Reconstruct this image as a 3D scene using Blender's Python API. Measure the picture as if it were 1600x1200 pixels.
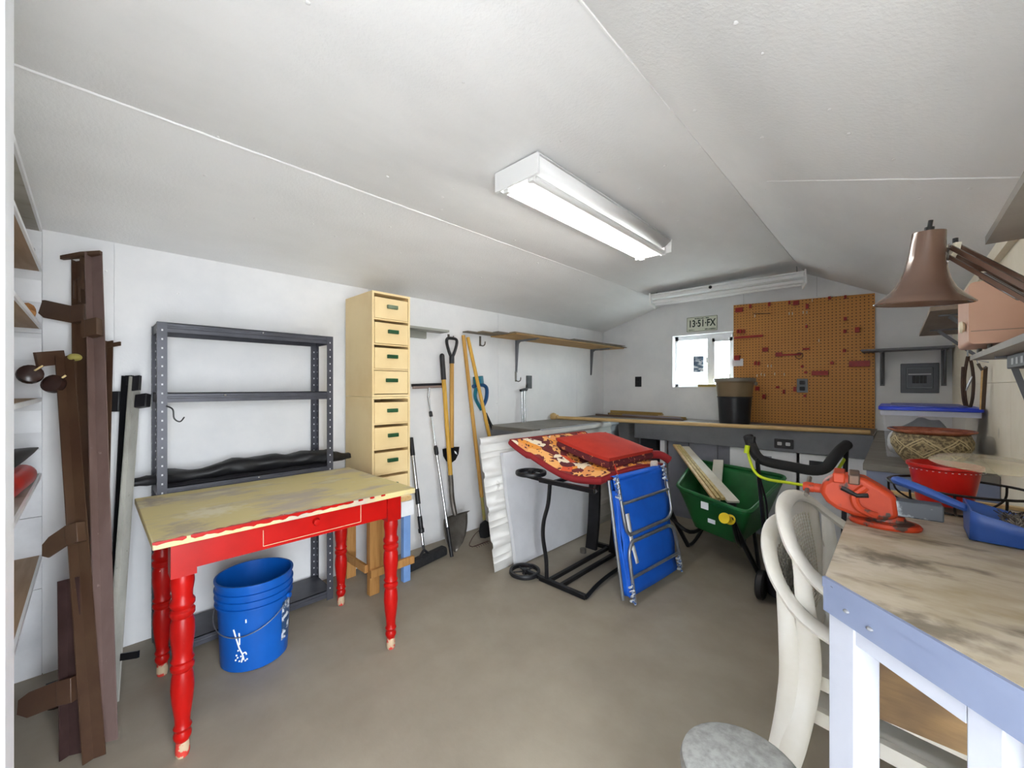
import bpy, math, random
from mathutils import Vector as V, Matrix
from mathutils import noise as mnoise
random.seed(7)
S = bpy.context.scene
for o in list(bpy.data.objects): bpy.data.objects.remove(o)
COL = S.collection

# ---------------------------------------------------------------- camera
FPX, CAMH, CY = 630.0, 1.2, 604.0
TH = math.atan(602 / FPX); SN, CS = math.sin(TH), math.cos(TH)
cam = bpy.data.cameras.new('camera'); camo = bpy.data.objects.new('camera', cam); COL.objects.link(camo)
cam.sensor_fit = 'HORIZONTAL'; cam.sensor_width = 36.0; cam.lens = 36.0 * FPX / 1600; cam.shift_y = (CY - 600) / 1600
cam.clip_start = .02
camo.location = (0, 0, CAMH); camo.rotation_euler = (math.pi / 2, 0, TH)
S.camera = camo

# ---------------------------------------------------------------- world, portals, exposure
w = bpy.data.worlds.new('world'); S.world = w; w.use_nodes = True
bgn = w.node_tree.nodes['Background']; bgn.inputs[0].default_value = (.88, .94, 1.0, 1); bgn.inputs[1].default_value = 8.3
S.view_settings.view_transform = 'Standard'; S.view_settings.look = 'None'; S.view_settings.gamma = 1
S.view_settings.use_curve_mapping = False; S.view_settings.exposure = 1.64
def portal(name, loc, rot, sx, sy):
    l = bpy.data.lights.new(name, 'AREA'); l.shape = 'RECTANGLE'; l.size = sx; l.size_y = sy
    l.cycles.is_portal = True
    o = bpy.data.objects.new(name, l); COL.objects.link(o); o.location = loc; o.rotation_euler = rot
XL, XR, YB, YF = -2.575, .287, 4.30, -.24          # room: left, right, back, front planes
HL, SEAMX, SEAMH, RX, RH, HR = 1.855, -1.773, 2.095, -.585, 2.187, 1.735
DX0 = -.90                                          # right face of the post that ends the front shelves
DY0, DY1, DH = -.22, .40, 1.70                      # open doorway in the right wall beside the camera
WX0, WX1, WZ0, WZ1 = -1.735, -1.143, 1.195, 1.735   # window opening in the back wall
sun = bpy.data.lights.new('sun', 'SUN'); sun.energy = 11; sun.angle = .009; sun.color = (1, .985, .96)
suno = bpy.data.objects.new('sun', sun); COL.objects.link(suno); suno.rotation_euler = V((-.12, -1, 1.5)).to_track_quat('Z', 'Y').to_euler()
portal('door_daylight', (XR + .13, (DY0 + DY1) / 2, DH / 2), (0, math.pi / 2, 0), DH, DY1 - DY0)
portal('window_daylight', ((WX0 + WX1) / 2, YB + .14, (WZ0 + WZ1) / 2), (-math.pi / 2, 0, 0), WX1 - WX0, WZ1 - WZ0)

# ---------------------------------------------------------------- pixel helpers (a pixel is only a direction)
def ray(px, py):
    a = (px - 800) / FPX
    return V((-SN + CS * a, CS + SN * a, (CY - py) / FPX))
def onp(px, py, ax, v):
    d = ray(px, py); o = V((0, 0, CAMH)); return o + d * ((v - o[ax]) / d[ax])
def pX(px, py, x): return onp(px, py, 0, x)
def pY(px, py, y): return onp(px, py, 1, y)
def pZ(px, py, z=0.0): return onp(px, py, 2, z)
def pD(px, py, d): return V((0, 0, CAMH)) + ray(px, py) * d

# ---------------------------------------------------------------- materials
def lin(h):
    h = h.lstrip('#'); r = [int(h[i:i + 2], 16) / 255 for i in (0, 2, 4)]
    return tuple(c / 12.92 if c <= .04045 else ((c + .055) / 1.055) ** 2.4 for c in r) + (1,)
MATS = {}
def mat(name, col, rough=.5, metal=0, col2=None, scale=8, detail=5, lo=.4, hi=.65, stretch=(1, 1, 1), bump=0, bscale=60,
        col3=None, scale3=30, lo3=.6, hi3=.64, stretch3=(1, 1, 1), spec=.5, coat=0, trans=0, alpha=1, emit=None, estr=0, ior=1.45, rough2=None):
    if name in MATS: return MATS[name]
    m = bpy.data.materials.new(name); m.use_nodes = True; nt = m.node_tree; b = nt.nodes['Principled BSDF']
    b.inputs['Base Color'].default_value = lin(col); b.inputs['Roughness'].default_value = rough; b.inputs['Metallic'].default_value = metal
    b.inputs['Specular IOR Level'].default_value = spec; b.inputs['Coat Weight'].default_value = coat
    b.inputs['Transmission Weight'].default_value = trans; b.inputs['Alpha'].default_value = alpha; b.inputs['IOR'].default_value = ior
    if emit: b.inputs['Emission Color'].default_value = lin(emit); b.inputs['Emission Strength'].default_value = estr
    tc = nt.nodes.new('ShaderNodeTexCoord')
    def nz(sc, st, det, rgh=.6):
        mp = nt.nodes.new('ShaderNodeMapping'); mp.inputs['Scale'].default_value = st; nt.links.new(tc.outputs['Object'], mp.inputs[0])
        n = nt.nodes.new('ShaderNodeTexNoise'); n.inputs['Scale'].default_value = sc; n.inputs['Detail'].default_value = det; n.inputs['Roughness'].default_value = rgh
        nt.links.new(mp.outputs[0], n.inputs['Vector']); return n
    def ramp(src, lo, hi):
        r = nt.nodes.new('ShaderNodeMapRange'); r.inputs[1].default_value = lo; r.inputs[2].default_value = hi
        nt.links.new(src.outputs[0], r.inputs[0]); return r
    prev = None
    for c_, sc, st, l_, h_, det in ((col2, scale, stretch, lo, hi, detail), (col3, scale3, stretch3, lo3, hi3, 4)):
        if not c_: continue
        r = ramp(nz(sc, st, det), l_, h_)
        mx = nt.nodes.new('ShaderNodeMix'); mx.data_type = 'RGBA'
        nt.links.new(r.outputs[0], mx.inputs[0])
        if prev: nt.links.new(prev, mx.inputs[6])
        else: mx.inputs[6].default_value = lin(col)
        mx.inputs[7].default_value = lin(c_); prev = mx.outputs[2]
        if rough2 is not None and c_ is col2:
            rr = nt.nodes.new('ShaderNodeMapRange'); rr.inputs[3].default_value = rough; rr.inputs[4].default_value = rough2
            nt.links.new(r.outputs[0], rr.inputs[0]); nt.links.new(rr.outputs[0], b.inputs['Roughness'])
    if prev: nt.links.new(prev, b.inputs['Base Color'])
    if bump:
        n = nz(bscale, (1, 1, 1), 3); bp = nt.nodes.new('ShaderNodeBump'); bp.inputs['Strength'].default_value = bump; bp.inputs['Distance'].default_value = .01
        nt.links.new(n.outputs[0], bp.inputs['Height']); nt.links.new(bp.outputs[0], b.inputs['Normal'])
    MATS[name] = m; return m

def blot(m, c_, r_, col_, strength=1.0, nsc=25):       # one worn or stained patch with its own ragged shape
    nt = m.node_tree; b = nt.nodes['Principled BSDF']; L_ = nt.links.new; src = b.inputs['Base Color'].links[0].from_socket
    tc = nt.nodes.new('ShaderNodeTexCoord'); mp = nt.nodes.new('ShaderNodeMapping'); mp.vector_type = 'POINT'
    mp.inputs['Scale'].default_value = tuple(1 / k for k in r_); mp.inputs['Location'].default_value = tuple(-a / k for a, k in zip(c_, r_))
    ln = nt.nodes.new('ShaderNodeVectorMath'); ln.operation = 'LENGTH'; nz = nt.nodes.new('ShaderNodeTexNoise'); nz.inputs['Scale'].default_value = nsc; nz.inputs['Detail'].default_value = 6
    ad = nt.nodes.new('ShaderNodeMath'); ad.operation = 'MULTIPLY_ADD'; ad.inputs[1].default_value = 2.2
    mr = nt.nodes.new('ShaderNodeMapRange'); mr.inputs[1].default_value = 2.1; mr.inputs[2].default_value = 1.35; mr.inputs[4].default_value = strength
    mx = nt.nodes.new('ShaderNodeMix'); mx.data_type = 'RGBA'; mx.inputs[7].default_value = lin(col_)
    L_(tc.outputs['Object'], mp.inputs[0]); L_(mp.outputs[0], ln.inputs[0]); L_(tc.outputs['Object'], nz.inputs[0]); L_(nz.outputs[0], ad.inputs[0]); L_(ln.outputs['Value'], ad.inputs[2])
    L_(ad.outputs[0], mr.inputs[0]); L_(mr.outputs[0], mx.inputs[0]); L_(src, mx.inputs[6]); L_(mx.outputs[2], b.inputs['Base Color'])
wallw = mat('white_wall_paint', '#e9e9ea', .55, col2='#e0e1e3', scale=3, bump=.05, bscale=90)
wallc = mat('cream_wall_paint', '#f1e9d6', .55, col2='#e8dec8', scale=4, bump=.05, bscale=90, col3='#b9b2a0', scale3=5, lo3=.66, hi3=.78)
shelfback = mat('white_board_paint', '#e4e5e8', .5, col2='#d6d7da', scale=6)
ceilm = mat('white_textured_ceiling', '#f0f0f0', .7, col2='#eaeaea', scale=4, bump=.16, bscale=85, stretch=(1, .4, 1))
floorm = mat('grey_painted_concrete', '#9c9384', .55, col2='#897f71', scale=2.2, lo=.35, hi=.75, bump=.08, bscale=40, col3='#a39d92', scale3=60, lo3=.74, hi3=.78, rough2=.7)
caulk = mat('white_caulk', '#f2f2f2', .5)
trimw = mat('white_trim_paint', '#f0f1f4', .4, col2='#e6e7ea', scale=5)
brown = mat('brown_steel_paint', '#4a3326', .38, .05, col2='#553f2e', scale=6, col3='#6d5646', scale3=40, lo3=.7, hi3=.76)
brownl = mat('light_brown_steel_paint', '#77635e', .42, .05, col2='#634e47', scale=5, stretch=(1, 1, .3), col3='#8d7c78', scale3=40, lo3=.68, hi3=.74)
blackp = mat('black_plastic', '#17171a', .45, col2='#222226', scale=12)
blackm = mat('black_painted_steel', '#141416', .4, .2, col2='#1e1e22', scale=10)
galv = mat('worn_galvanised_steel', '#b3b2ab', .5, .15, col2='#99978f', scale=10, stretch=(1, 1, .4), col3='#4a4843', scale3=35, lo3=.66, hi3=.74)
chrome = mat('bright_steel', '#c9cbcf', .22, .9)
steel = mat('grey_steel_tube', '#a3a7ad', .3, .75, col2='#8b8e94', scale=10)
wood = mat('pine_wood', '#b98c55', .6, col2='#a37641', scale=5, stretch=(8, 8, .7))
woodl = mat('light_wood', '#d8b883', .5, col2='#c7a46c', scale=5, stretch=(.6, 8, 8))
ply = mat('brown_fibreboard', '#b8935c', .7, col2='#a37f4a', scale=7, stretch=(4, .6, 4))
greyp = mat('grey_bench_paint', '#74767b', .5, col2='#686a70', scale=5, bump=.03)
bluegrey = mat('blue_grey_paint', '#7a849e', .5, col2='#707a95', scale=4, col3='#5a5f70', scale3=30, lo3=.72, hi3=.75)
redp = mat('glossy_red_paint', '#ad100b', .34, col2='#970c09', scale=5, col3='#e6b7a8', scale3=38, lo3=.71, hi3=.725, spec=.3)
cream = mat('cream_cabinet_paint', '#ecd3a0', .45, col2='#e4c791', scale=3)
green = mat('dark_green_plastic', '#1f4a2c', .35, col2='#2a5736', scale=20)
ltgrey = mat('light_grey_plastic', '#c9cacc', .45)
yellowf = mat('yellow_fibreglass', '#d2a43a', .4, col2='#c2922e', scale=8, stretch=(6, 6, .5))
ashw = mat('ash_handle_wood', '#c79a4b', .45, col2='#b78539', scale=7, stretch=(8, 8, .5))
steeld = mat('worn_dark_steel', '#6f6a64', .45, .6, col2='#5a544d', scale=9)
white_pl = mat('white_resin', '#f2f0ea', .35, col2='#e9e5da', scale=4)
redpl = mat('red_plastic', '#c01a12', .3, col2='#a81510', scale=6)

# ---------------------------------------------------------------- mesh builder
def frame(o, x, z=(0, 0, 1)):
    x = V(x).normalized(); z = V(z); z = (z - x * z.dot(x)).normalized(); y = z.cross(x)
    m = Matrix((x, y, z)).transposed().to_4x4(); m.translation = V(o); return m
def zframe(o, z, xh=(1, 0, 0)):
    z = V(z).normalized(); xh = V(xh)
    if abs(z.dot(xh.normalized())) > .97: xh = V((0, 1, 0))
    x = (xh - z * xh.dot(z)).normalized(); y = z.cross(x)
    m = Matrix((x, y, z)).transposed().to_4x4(); m.translation = V(o); return m
class MB:
    def __init__(s, M=None): s.v = []; s.f = []; s.M = M or Matrix()
    def add(s, vs, fs, M=None):
        T = s.M @ M if M else s.M; k = len(s.v)
        s.v += [T @ V(p) for p in vs]; s.f += [tuple(i + k for i in f) for f in fs]; return s
    def box(s, a, b, M=None):
        (x0, y0, z0), (x1, y1, z1) = [[min(a[i], b[i]) for i in range(3)], [max(a[i], b[i]) for i in range(3)]]
        return s.add([(x0, y0, z0), (x1, y0, z0), (x1, y1, z0), (x0, y1, z0), (x0, y0, z1), (x1, y0, z1), (x1, y1, z1), (x0, y1, z1)],
                     [(0, 3, 2, 1), (4, 5, 6, 7), (0, 1, 5, 4), (1, 2, 6, 5), (2, 3, 7, 6), (3, 0, 4, 7)], M)
    def beam(s, p, q, w, h, up=(0, 0, 1)):     # box along p->q, w across, h along up
        p, q = V(p), V(q); up = V(up)
        if abs((q - p).normalized().dot(up.normalized())) > .99: up = V((1, 0, 0))
        return s.box((0, -w / 2, -h / 2), ((q - p).length, w / 2, h / 2), frame(p, q - p, up))
    def prism(s, poly, t, M=None, t0=0):        # polygon in local XY, extruded t0..t along Z
        n = len(poly)
        area = sum(poly[i][0] * poly[(i + 1) % n][1] - poly[(i + 1) % n][0] * poly[i][1] for i in range(n))
        if area < 0: poly = poly[::-1]
        return s.add([(x, y, t0) for x, y in poly] + [(x, y, t) for x, y in poly],
                     [tuple(range(n - 1, -1, -1)), tuple(range(n, 2 * n))] + [(i, (i + 1) % n, n + (i + 1) % n, n + i) for i in range(n)], M)
    def lathe(s, prof, M=None, n=20, arc=None, sx=1, sy=1):
        vs = []; fs = []; m = len(prof)
        for i in range(n):
            a = 2 * math.pi * i / n
            vs += [(r * math.cos(a) * sx, r * math.sin(a) * sy, z) for r, z in prof]
        for i in range(n):
            j = (i + 1) % n
            for k in range(m - 1): fs.append((i * m + k, j * m + k, j * m + k + 1, i * m + k + 1))
        if prof[0][0] > 1e-6: fs.append(tuple(i * m for i in range(n))[::-1])
        if prof[-1][0] > 1e-6: fs.append(tuple(i * m + m - 1 for i in range(n)))
        return s.add(vs, fs, M)
    def olathe(s, prof, M=None, n=24, sx=1, sy=1):   # open profile: no caps (closed wall profiles)
        vs = []; fs = []; m = len(prof)
        for i in range(n):
            a = 2 * math.pi * i / n
            vs += [(r * math.cos(a) * sx, r * math.sin(a) * sy, z) for r, z in prof]
        for i in range(n):
            j = (i + 1) % n
            for k in range(m - 1): fs.append((i * m + k, j * m + k, j * m + k + 1, i * m + k + 1))
        return s.add(vs, fs, M)
    def cyl(s, p, q, r, n=14, r2=None):
        p, q = V(p), V(q); L = (q - p).length
        return s.lathe([(r, 0), (r if r2 is None else r2, L)], zframe(p, q - p), n)
    def tube(s, pts, r, n=10, closed=False, flat=1.0, up=(0, 0, 1)):
        P = [V(p) for p in pts]; N = len(P); R = r if isinstance(r, (list, tuple)) else [r] * N
        T = []
        for i in range(N):
            if closed: t = P[(i + 1) % N] - P[i - 1]
            else: t = P[min(i + 1, N - 1)] - P[max(i - 1, 0)]
            T.append(t.normalized())
        u = V(up); 
        if abs(u.dot(T[0])) > .95: u = V((1, 0, 0))
        u = (u - T[0] * u.dot(T[0])).normalized(); vs = []
        for i in range(N):
            u = (u - T[i] * u.dot(T[i])).normalized(); b = T[i].cross(u)
            for k in range(n):
                a = 2 * math.pi * k / n; vs.append(P[i] + u * (math.sin(a) * R[i] * flat) + b * (math.cos(a) * R[i]))
        fs = []
        for i in range(N if closed else N - 1):
            j = (i + 1) % N
            for k in range(n): l = (k + 1) % n; fs.append((i * n + k, i * n + l, j * n + l, j * n + k))
        if not closed: fs += [tuple(range(n))[::-1], tuple((N - 1) * n + k for k in range(n))]
        return s.add(vs, fs)
    def grid(s, fn, nu, nv, cu=False):
        vs = [fn(i / nu, j / nv) for i in range(nu + (0 if cu else 1)) for j in range(nv + 1)]
        m = nv + 1; fs = []
        for i in range(nu):
            ii = (i + 1) % nu if cu else i + 1
            for j in range(nv): fs.append((i * m + j, ii * m + j, ii * m + j + 1, i * m + j + 1))
        return s.add(vs, fs)
    def sphere(s, c, r, n=14, sc=(1, 1, 1)):
        prof = [(r * math.sin(math.pi * k / 8), -r * math.cos(math.pi * k / 8)) for k in range(9)]
        prof[0] = (0, -r); prof[-1] = (0, r)
        M = Matrix.Translation(V(c)) @ Matrix.Diagonal((*sc, 1)); return s.lathe(prof, M, n)
def spline(pts, n=8, closed=False):
    P = [V(p) for p in pts]; out = []; N = len(P)
    for i in range(N if closed else N - 1):
        a, b, c, d = (P[(i + k) % N] for k in (-1, 0, 1, 2)) if closed else (P[max(i - 1, 0)], P[i], P[i + 1], P[min(i + 2, N - 1)])
        for k in range(n):
            t = k / n
            out.append(.5 * ((2 * b) + (c - a) * t + (2 * a - 5 * b + 4 * c - d) * t * t + (3 * b - a - 3 * c + d) * t ** 3))
    if not closed: out.append(P[-1])
    return out
def rrect(x0, y0, x1, y1, r, n=4):
    out = []
    for cx, cy, a0 in ((x1 - r, y1 - r, 0), (x0 + r, y1 - r, 90), (x0 + r, y0 + r, 180), (x1 - r, y0 + r, 270)):
        for k in range(n + 1):
            a = math.radians(a0 + 90 * k / n); out.append((cx + r * math.cos(a), cy + r * math.sin(a)))
    return out
WL = {}
def obj(name, mb, m, parent=None, bevel=0, solid=0, sub=0, smooth=True, ang=38, label=None, origin=None, seg=2, kind=None):
    if not mb.v: raise RuntimeError(name)
    if parent is not None: L = WL[parent.name]
    elif origin is not None: L = V(origin)
    else:
        xs = [[p[i] for p in mb.v] for i in range(3)]
        L = V(((min(xs[0]) + max(xs[0])) / 2, (min(xs[1]) + max(xs[1])) / 2, min(xs[2])))
    me = bpy.data.meshes.new(name); me.from_pydata([p - L for p in mb.v], [], mb.f)
    import bmesh
    bm = bmesh.new(); bm.from_mesh(me); bmesh.ops.remove_doubles(bm, verts=bm.verts, dist=1e-6)
    bmesh.ops.recalc_face_normals(bm, faces=bm.faces); bm.to_mesh(me); bm.free()
    if smooth:
        for p in me.polygons: p.use_smooth = True
        me.set_sharp_from_angle(angle=math.radians(ang))
    me.materials.append(m)
    o = bpy.data.objects.new(name, me); COL.objects.link(o)
    if parent is not None: o.parent = parent; WL[o.name] = L
    else: o.location = L; WL[o.name] = L
    if solid: md = o.modifiers.new('solid', 'SOLIDIFY'); md.thickness = solid; md.offset = 0
    if bevel: md = o.modifiers.new('bevel', 'BEVEL'); md.width = bevel; md.segments = seg; md.limit_method = 'ANGLE'; md.angle_limit = math.radians(40)
    if sub: md = o.modifiers.new('sub', 'SUBSURF'); md.levels = sub; md.render_levels = sub
    if label: o['label'] = label
    if kind: o['kind'] = kind
    return o
def tag(o, label, cat, group=None):
    o['label'] = label; o['category'] = cat
    if group: o['group'] = group
    return o
def thing(name, label, cat, loc, group=None):
    o = bpy.data.objects.new(name, None); COL.objects.link(o); o.location = V(loc); o.empty_display_size = .05
    WL[o.name] = V(loc); return tag(o, label, cat, group)
def struct(name, mb, m, **k):
    o = obj(name, mb, m, origin=(0, 0, 0), **k); o['kind'] = 'structure'; return o
def text_mb(txt, size, M, depth=.001, align='CENTER', sx=1):
    c = bpy.data.curves.new('txt', 'FONT'); c.body = txt; c.size = size; c.extrude = depth; c.offset = size * .022; c.align_x = align; c.align_y = 'CENTER'
    o = bpy.data.objects.new('txt', c); COL.objects.link(o); bpy.context.view_layer.update()
    me = bpy.data.meshes.new_from_object(o.evaluated_get(bpy.context.evaluated_depsgraph_get()))
    mb = MB(); mb.add([(v.co.x * sx, v.co.y, v.co.z) for v in me.vertices], [tuple(p.vertices) for p in me.polygons], M)
    bpy.data.objects.remove(o); return mb

# ================================================================ the room
struct('floor', MB().box((XL - .1, YF - .15, -.1), (XR + .1, YB + .1, 0)), floorm)
struct('ground', MB().box((-12, -14, -.16), (12, 18, -.11)), mat('outside_concrete', '#a8a8a8', .8, col2='#9a9a9b', scale=2))
# left wall: sheets with fine joints
wl = struct('wall_left', MB().box((XL - .12, YF - .15, 0), (XL - .012, YB + .12, HL + .06)), wallw)
ys = [YF - .15, -.137, .075, 1.295, 2.515, 3.735, YB + .0]
for a, b in zip(ys, ys[1:]):
    if b < 0:
        for z0, z1 in ((0, .36), (.36, .66), (.66, .94), (.94, 1.14), (1.14, 1.42), (1.42, 1.60), (1.60, HL + .05)):
            obj('panel', MB().box((XL - .012, a, z0 + .0012), (XL, b - .002, z1 - .0012)), shelfback, wl)
    else: obj('panel', MB().box((XL - .012, a + .0009, 0), (XL, b - .0009, HL + .05)), wallw, wl)
for y, z in ((.05, 1.72), (.02, 1.25), (.3, 1.66), (1.5, 1.3), (1.2, 1.6), (2.5, 1.05)): obj('nail_head', MB().sphere((XL, y, z), .005, 8), caulk, wl)
# back wall around the window
def gable(x):
    return HL + (SEAMH - HL) * (x - XL) / (SEAMX - XL) if x < SEAMX else SEAMH + (RH - SEAMH) * (x - SEAMX) / (RX - SEAMX) if x < RX else RH + (HR - RH) * (x - RX) / (XR - RX)
FX = Matrix(((1, 0, 0, 0), (0, 0, -1, YB + .12), (0, 1, 0, 0), (0, 0, 0, 1)))     # local (x,z,depth) -> world, depth 0.12 reaches YB
def gpoly(x0, x1, z0, z1=None):
    xs = [x0] + [x for x in (SEAMX, RX) if x0 < x < x1] + [x1]
    return [(x0, z0), (x1, z0)] + ([(x1, z1), (x0, z1)] if z1 else [(x, gable(x) + .03) for x in xs[::-1]])
wb = MB()
for a in ((XL - .1, WX0, 0), (WX1, XR + .1, 0), (WX0, WX1, 0, WZ0), (WX0, WX1, WZ1)): wb.prism(gpoly(*a), .12, FX)
wbk = struct('wall_back', wb, wallw, smooth=False)
for x, z0, z1 in ((-1.06, 1.975, 2.16), (-.50, 1.97, 2.14)): obj('joint', MB().box((x, YB - .0015, z0), (x + .004, YB + .001, z1)), ltgrey, wbk)
# right wall
wr = struct('wall_right', MB().box((XR + .012, YF - .15, 0), (XR + .12, DY0, HR + .08)).box((XR + .012, DY1, 0), (XR + .12, YB + .12, HR + .08)).box((XR + .012, DY0, DH), (XR + .12, DY1, HR + .08)), wallc)
for a, b in ((DY1, 1.0), (1.0, 2.22), (2.22, 3.44), (3.44, YB)):
    for z0, z1 in ((0, 1.215), (1.215, HR + .03)): obj('panel', MB().box((XR, a + .0009, z0 + .0009), (XR + .012, b - .0009, z1 - .0009)), wallc, wr)
# front wall just behind the camera
FF = Matrix(((1, 0, 0, 0), (0, 0, -1, YF + .0), (0, 1, 0, 0), (0, 0, 0, 1)))
wf = MB()
wf.prism(gpoly(XL - .1, XR + .1, 0), .12, FF)
struct('wall_front', wf, wallw, smooth=False)
# ceiling: roof deck and painted sheets under it
def slope(x0, x1, y0, y1, d0, d1, y0b=None, y1b=None):
    y0b = y0 if y0b is None else y0b; y1b = y1 if y1b is None else y1b
    m = MB(); a, b = gable(x0 + (1e-6 if x0 > XL else 0)), gable(x1 - 1e-6)
    return m.add([(x0, y0, a + d0), (x1, y0b, b + d0), (x1, y1b, b + d0), (x0, y1, a + d0), (x0, y0, a + d1), (x1, y0b, b + d1), (x1, y1b, b + d1), (x0, y1, a + d1)],
                 [(0, 3, 2, 1), (4, 5, 6, 7), (0, 1, 5, 4), (1, 2, 6, 5), (2, 3, 7, 6), (3, 0, 4, 7)])
deck = MB()
for x0, x1 in ((XL - .0, SEAMX), (SEAMX, RX), (RX, XR + .0)): m_ = slope(x0, x1, YF - .15, YB + .12, .014, .08); deck.add(m_.v, m_.f)
deck.box((XL - .12, YF - .15, HL + .014), (XL, YB + .12, HL + .08)).box((XR, YF - .15, HR + .014), (XR + .12, YB + .12, HR + .08))
ce = struct('ceiling', deck, ceilm, smooth=False)
pans = [(XL, SEAMX, YF - .15, 4.30), (SEAMX, RX, YF - .15, 4.30), (RX, XR, YF - .15, 2.127, None, 1.695), (RX, XR, 2.127, 4.30, 1.695, None)]
for x0, x1, y0, y1, *yb_ in pans: obj('panel', slope(x0, x1 - .0008, y0, y1 - .002, 0, .014, *(yb_ or ())), ceilm, ce, smooth=False)
sp = MB()
for k in range(90):
    x, y = random.uniform(XL + .1, XR - .05), random.uniform(.3, 4.2)
    sp.sphere((x, y, gable(x)), .009 * random.uniform(.5, 1.1), 6, (1, 1, .35))
obj('nail_fill_spots', sp, caulk, ce, kind='stuff')
def strip(name, x, y0, y1, r, m, jit=.0015):
    pts = []; n = 60
    for k in range(n + 1):
        y = y0 + (y1 - y0) * k / n; pts.append((x + random.uniform(-jit, jit), y, gable(x) - .001))
    return struct(name, MB().tube(pts, r, 6), m)
strip('trim_1', SEAMX, YF, 1.3, .005, caulk); strip('trim_2', SEAMX, 1.3, 4.29, .003, ceilm); strip('trim_3', RX, YF, 4.29, .005, ceilm)
struct('trim_4', MB().tube([(RX + (XR - RX) * k / 10, 2.127 - .432 * k / 10, gable(RX + (XR - RX) * k / 10) - .0005) for k in range(2, 11)], .003, 6), caulk)
struct('trim_5', MB().beam((XR - .012, -.3, HR - .03), (XR - .012, 4.29, HR - .03), .022, .05), wallc)
struct('trim_6', MB().box((DX0 - .10, YF, 0), (DX0, -.082, gable(DX0 - .1))), trimw, bevel=.003)   # post at the end of the shelves
# window
wn = struct('window_1', MB().box((WX0, YB + .075, WZ0), (WX0 + .03, YB + .105, WZ1)).box((WX1 - .03, YB + .075, WZ0), (WX1, YB + .105, WZ1)).box((WX0, YB + .075, WZ0), (WX1, YB + .105, WZ0 + .03)).box((WX0, YB + .075, WZ1 - .045), (WX1, YB + .105, WZ1)), trimw)
gl = bpy.data.materials.new('window_glass'); gl.use_nodes = True; nt = gl.node_tree; nt.nodes.remove(nt.nodes['Principled BSDF'])
t1 = nt.nodes.new('ShaderNodeBsdfTransparent'); t1.inputs[0].default_value = (.93, .97, .95, 1); t2 = nt.nodes.new('ShaderNodeBsdfGlossy'); t2.inputs['Roughness'].default_value = .05
mx = nt.nodes.new('ShaderNodeMixShader'); mx.inputs[0].default_value = .06
nt.links.new(t1.outputs[0], mx.inputs[1]); nt.links.new(t2.outputs[0], mx.inputs[2]); nt.links.new(mx.outputs[0], nt.nodes['Material Output'].inputs[0])
xm = (WX0 + WX1) / 2 + .055
obj('pane', MB().box((WX0 + .03, YB + .088, WZ0 + .03), (xm - .02, YB + .092, WZ1 - .045)), gl, wn)
obj('pane', MB().box((xm + .02, YB + .080, WZ0 + .03), (WX1 - .03, YB + .084, WZ1 - .045)), gl, wn)
obj('mullion', MB().box((xm - .022, YB + .07, WZ0 + .03), (xm + .022, YB + .10, WZ1 - .045)), trimw, wn)
obj('sash', MB().box((xm + .022, YB + .072, WZ0 + .03), (xm + .047, YB + .095, WZ1 - .045)).box((WX1 - .055, YB + .072, WZ0 + .03), (WX1 - .03, YB + .095, WZ1 - .045)).box((xm + .02, YB + .072, WZ1 - .08), (WX1 - .03, YB + .095, WZ1 - .045)), trimw, wn)
obj('latch', MB().box((xm - .032, YB + .055, 1.44), (xm - .018, YB + .075, 1.50)), trimw, wn, bevel=.003)
obj('sticker', MB().box((xm - .17, YB + .0855, 1.35), (xm - .065, YB + .0875, 1.52)), mat('blue_grey_sticker', '#d8dce0', .5, col2='#55667c', scale=30, lo=.42, hi=.5, stretch=(.5, 1, 1.6)), wn)

# ================================================================ shelves on the front wall (seen along their front edges)
t = thing('shelf_unit', 'white wall shelves with raw wood boards beside the white post', 'shelf', (-1.85, -.26, 0))
shw = mat('raw_shelf_wood', '#a58a6f', .6, col2='#927658', scale=5, stretch=(.6, 6, 6)); shg = mat('grey_shelf_board', '#b3b0a8', .55, col2='#a19c90', scale=5, col3='#857d6e', scale3=10, lo3=.62, hi3=.75)
SHZ = [(1.865, shg), (1.69, shw), (1.452, shw), (1.152, shw), (.84, shg), (.50, shw)]
for i, (z, m) in enumerate(SHZ):
    s_ = obj('shelf', MB().box((XL + .002, YF + .002, z - (.012 if i else .02)), (DX0 - .1015, -.145, z)), m, t)
    obj('edge_strip', MB().box((XL + .002, -.145, z - (.013 if i else .021)), (DX0 - .1015, -.138, z + .001)), trimw, s_)
for z in (1.64, 1.40, 1.10): obj('cleat', MB().box((XL + .0, YF + .01, z - .09), (XL + .002, -.14, z)), trimw, t)
gm = mat('tan_leather', '#b4814f', .6, col2='#9c6a3b', scale=14)
tag(obj('work_glove', MB().tube(spline([(-2.46, -.215, 1.487), (-2.44, -.19, 1.491), (-2.42, -.155, 1.489)], 5), [.030] * 8 + [.034, .03, .018], 12), gm), 'tan rolled glove lying higher on wooden shelf by white post', 'glove')
tag(obj('leather_roll', MB().tube([(-2.30, -.225, 1.47), (-2.31, -.18, 1.472), (-2.33, -.145, 1.47)], [.016, .016, .012], 12), gm), 'small tan roll sticking out under the glove on wooden shelf', 'roll')
tag(obj('black_funnel', MB().lathe([(.0, 0), (.036, .0), (.037, .02), (.027, .2), (.014, .38), (.003, .50), (0, .502)], zframe((-2.0, -.2, .9615), (-.5, .055, -.008)), 20), blackp), 'black pointed plastic cone lying on white shelf', 'cone')
tag(obj('red_canister', MB().lathe([(.03, 0), (.041, .01), (.041, .36), (.036, .40), (.02, .425), (0, .43)], zframe((-1.89, -.2, .882), (-1, .075, .0)), 20), redpl), 'glossy red rounded canister lying on grey shelf', 'canister')
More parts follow.
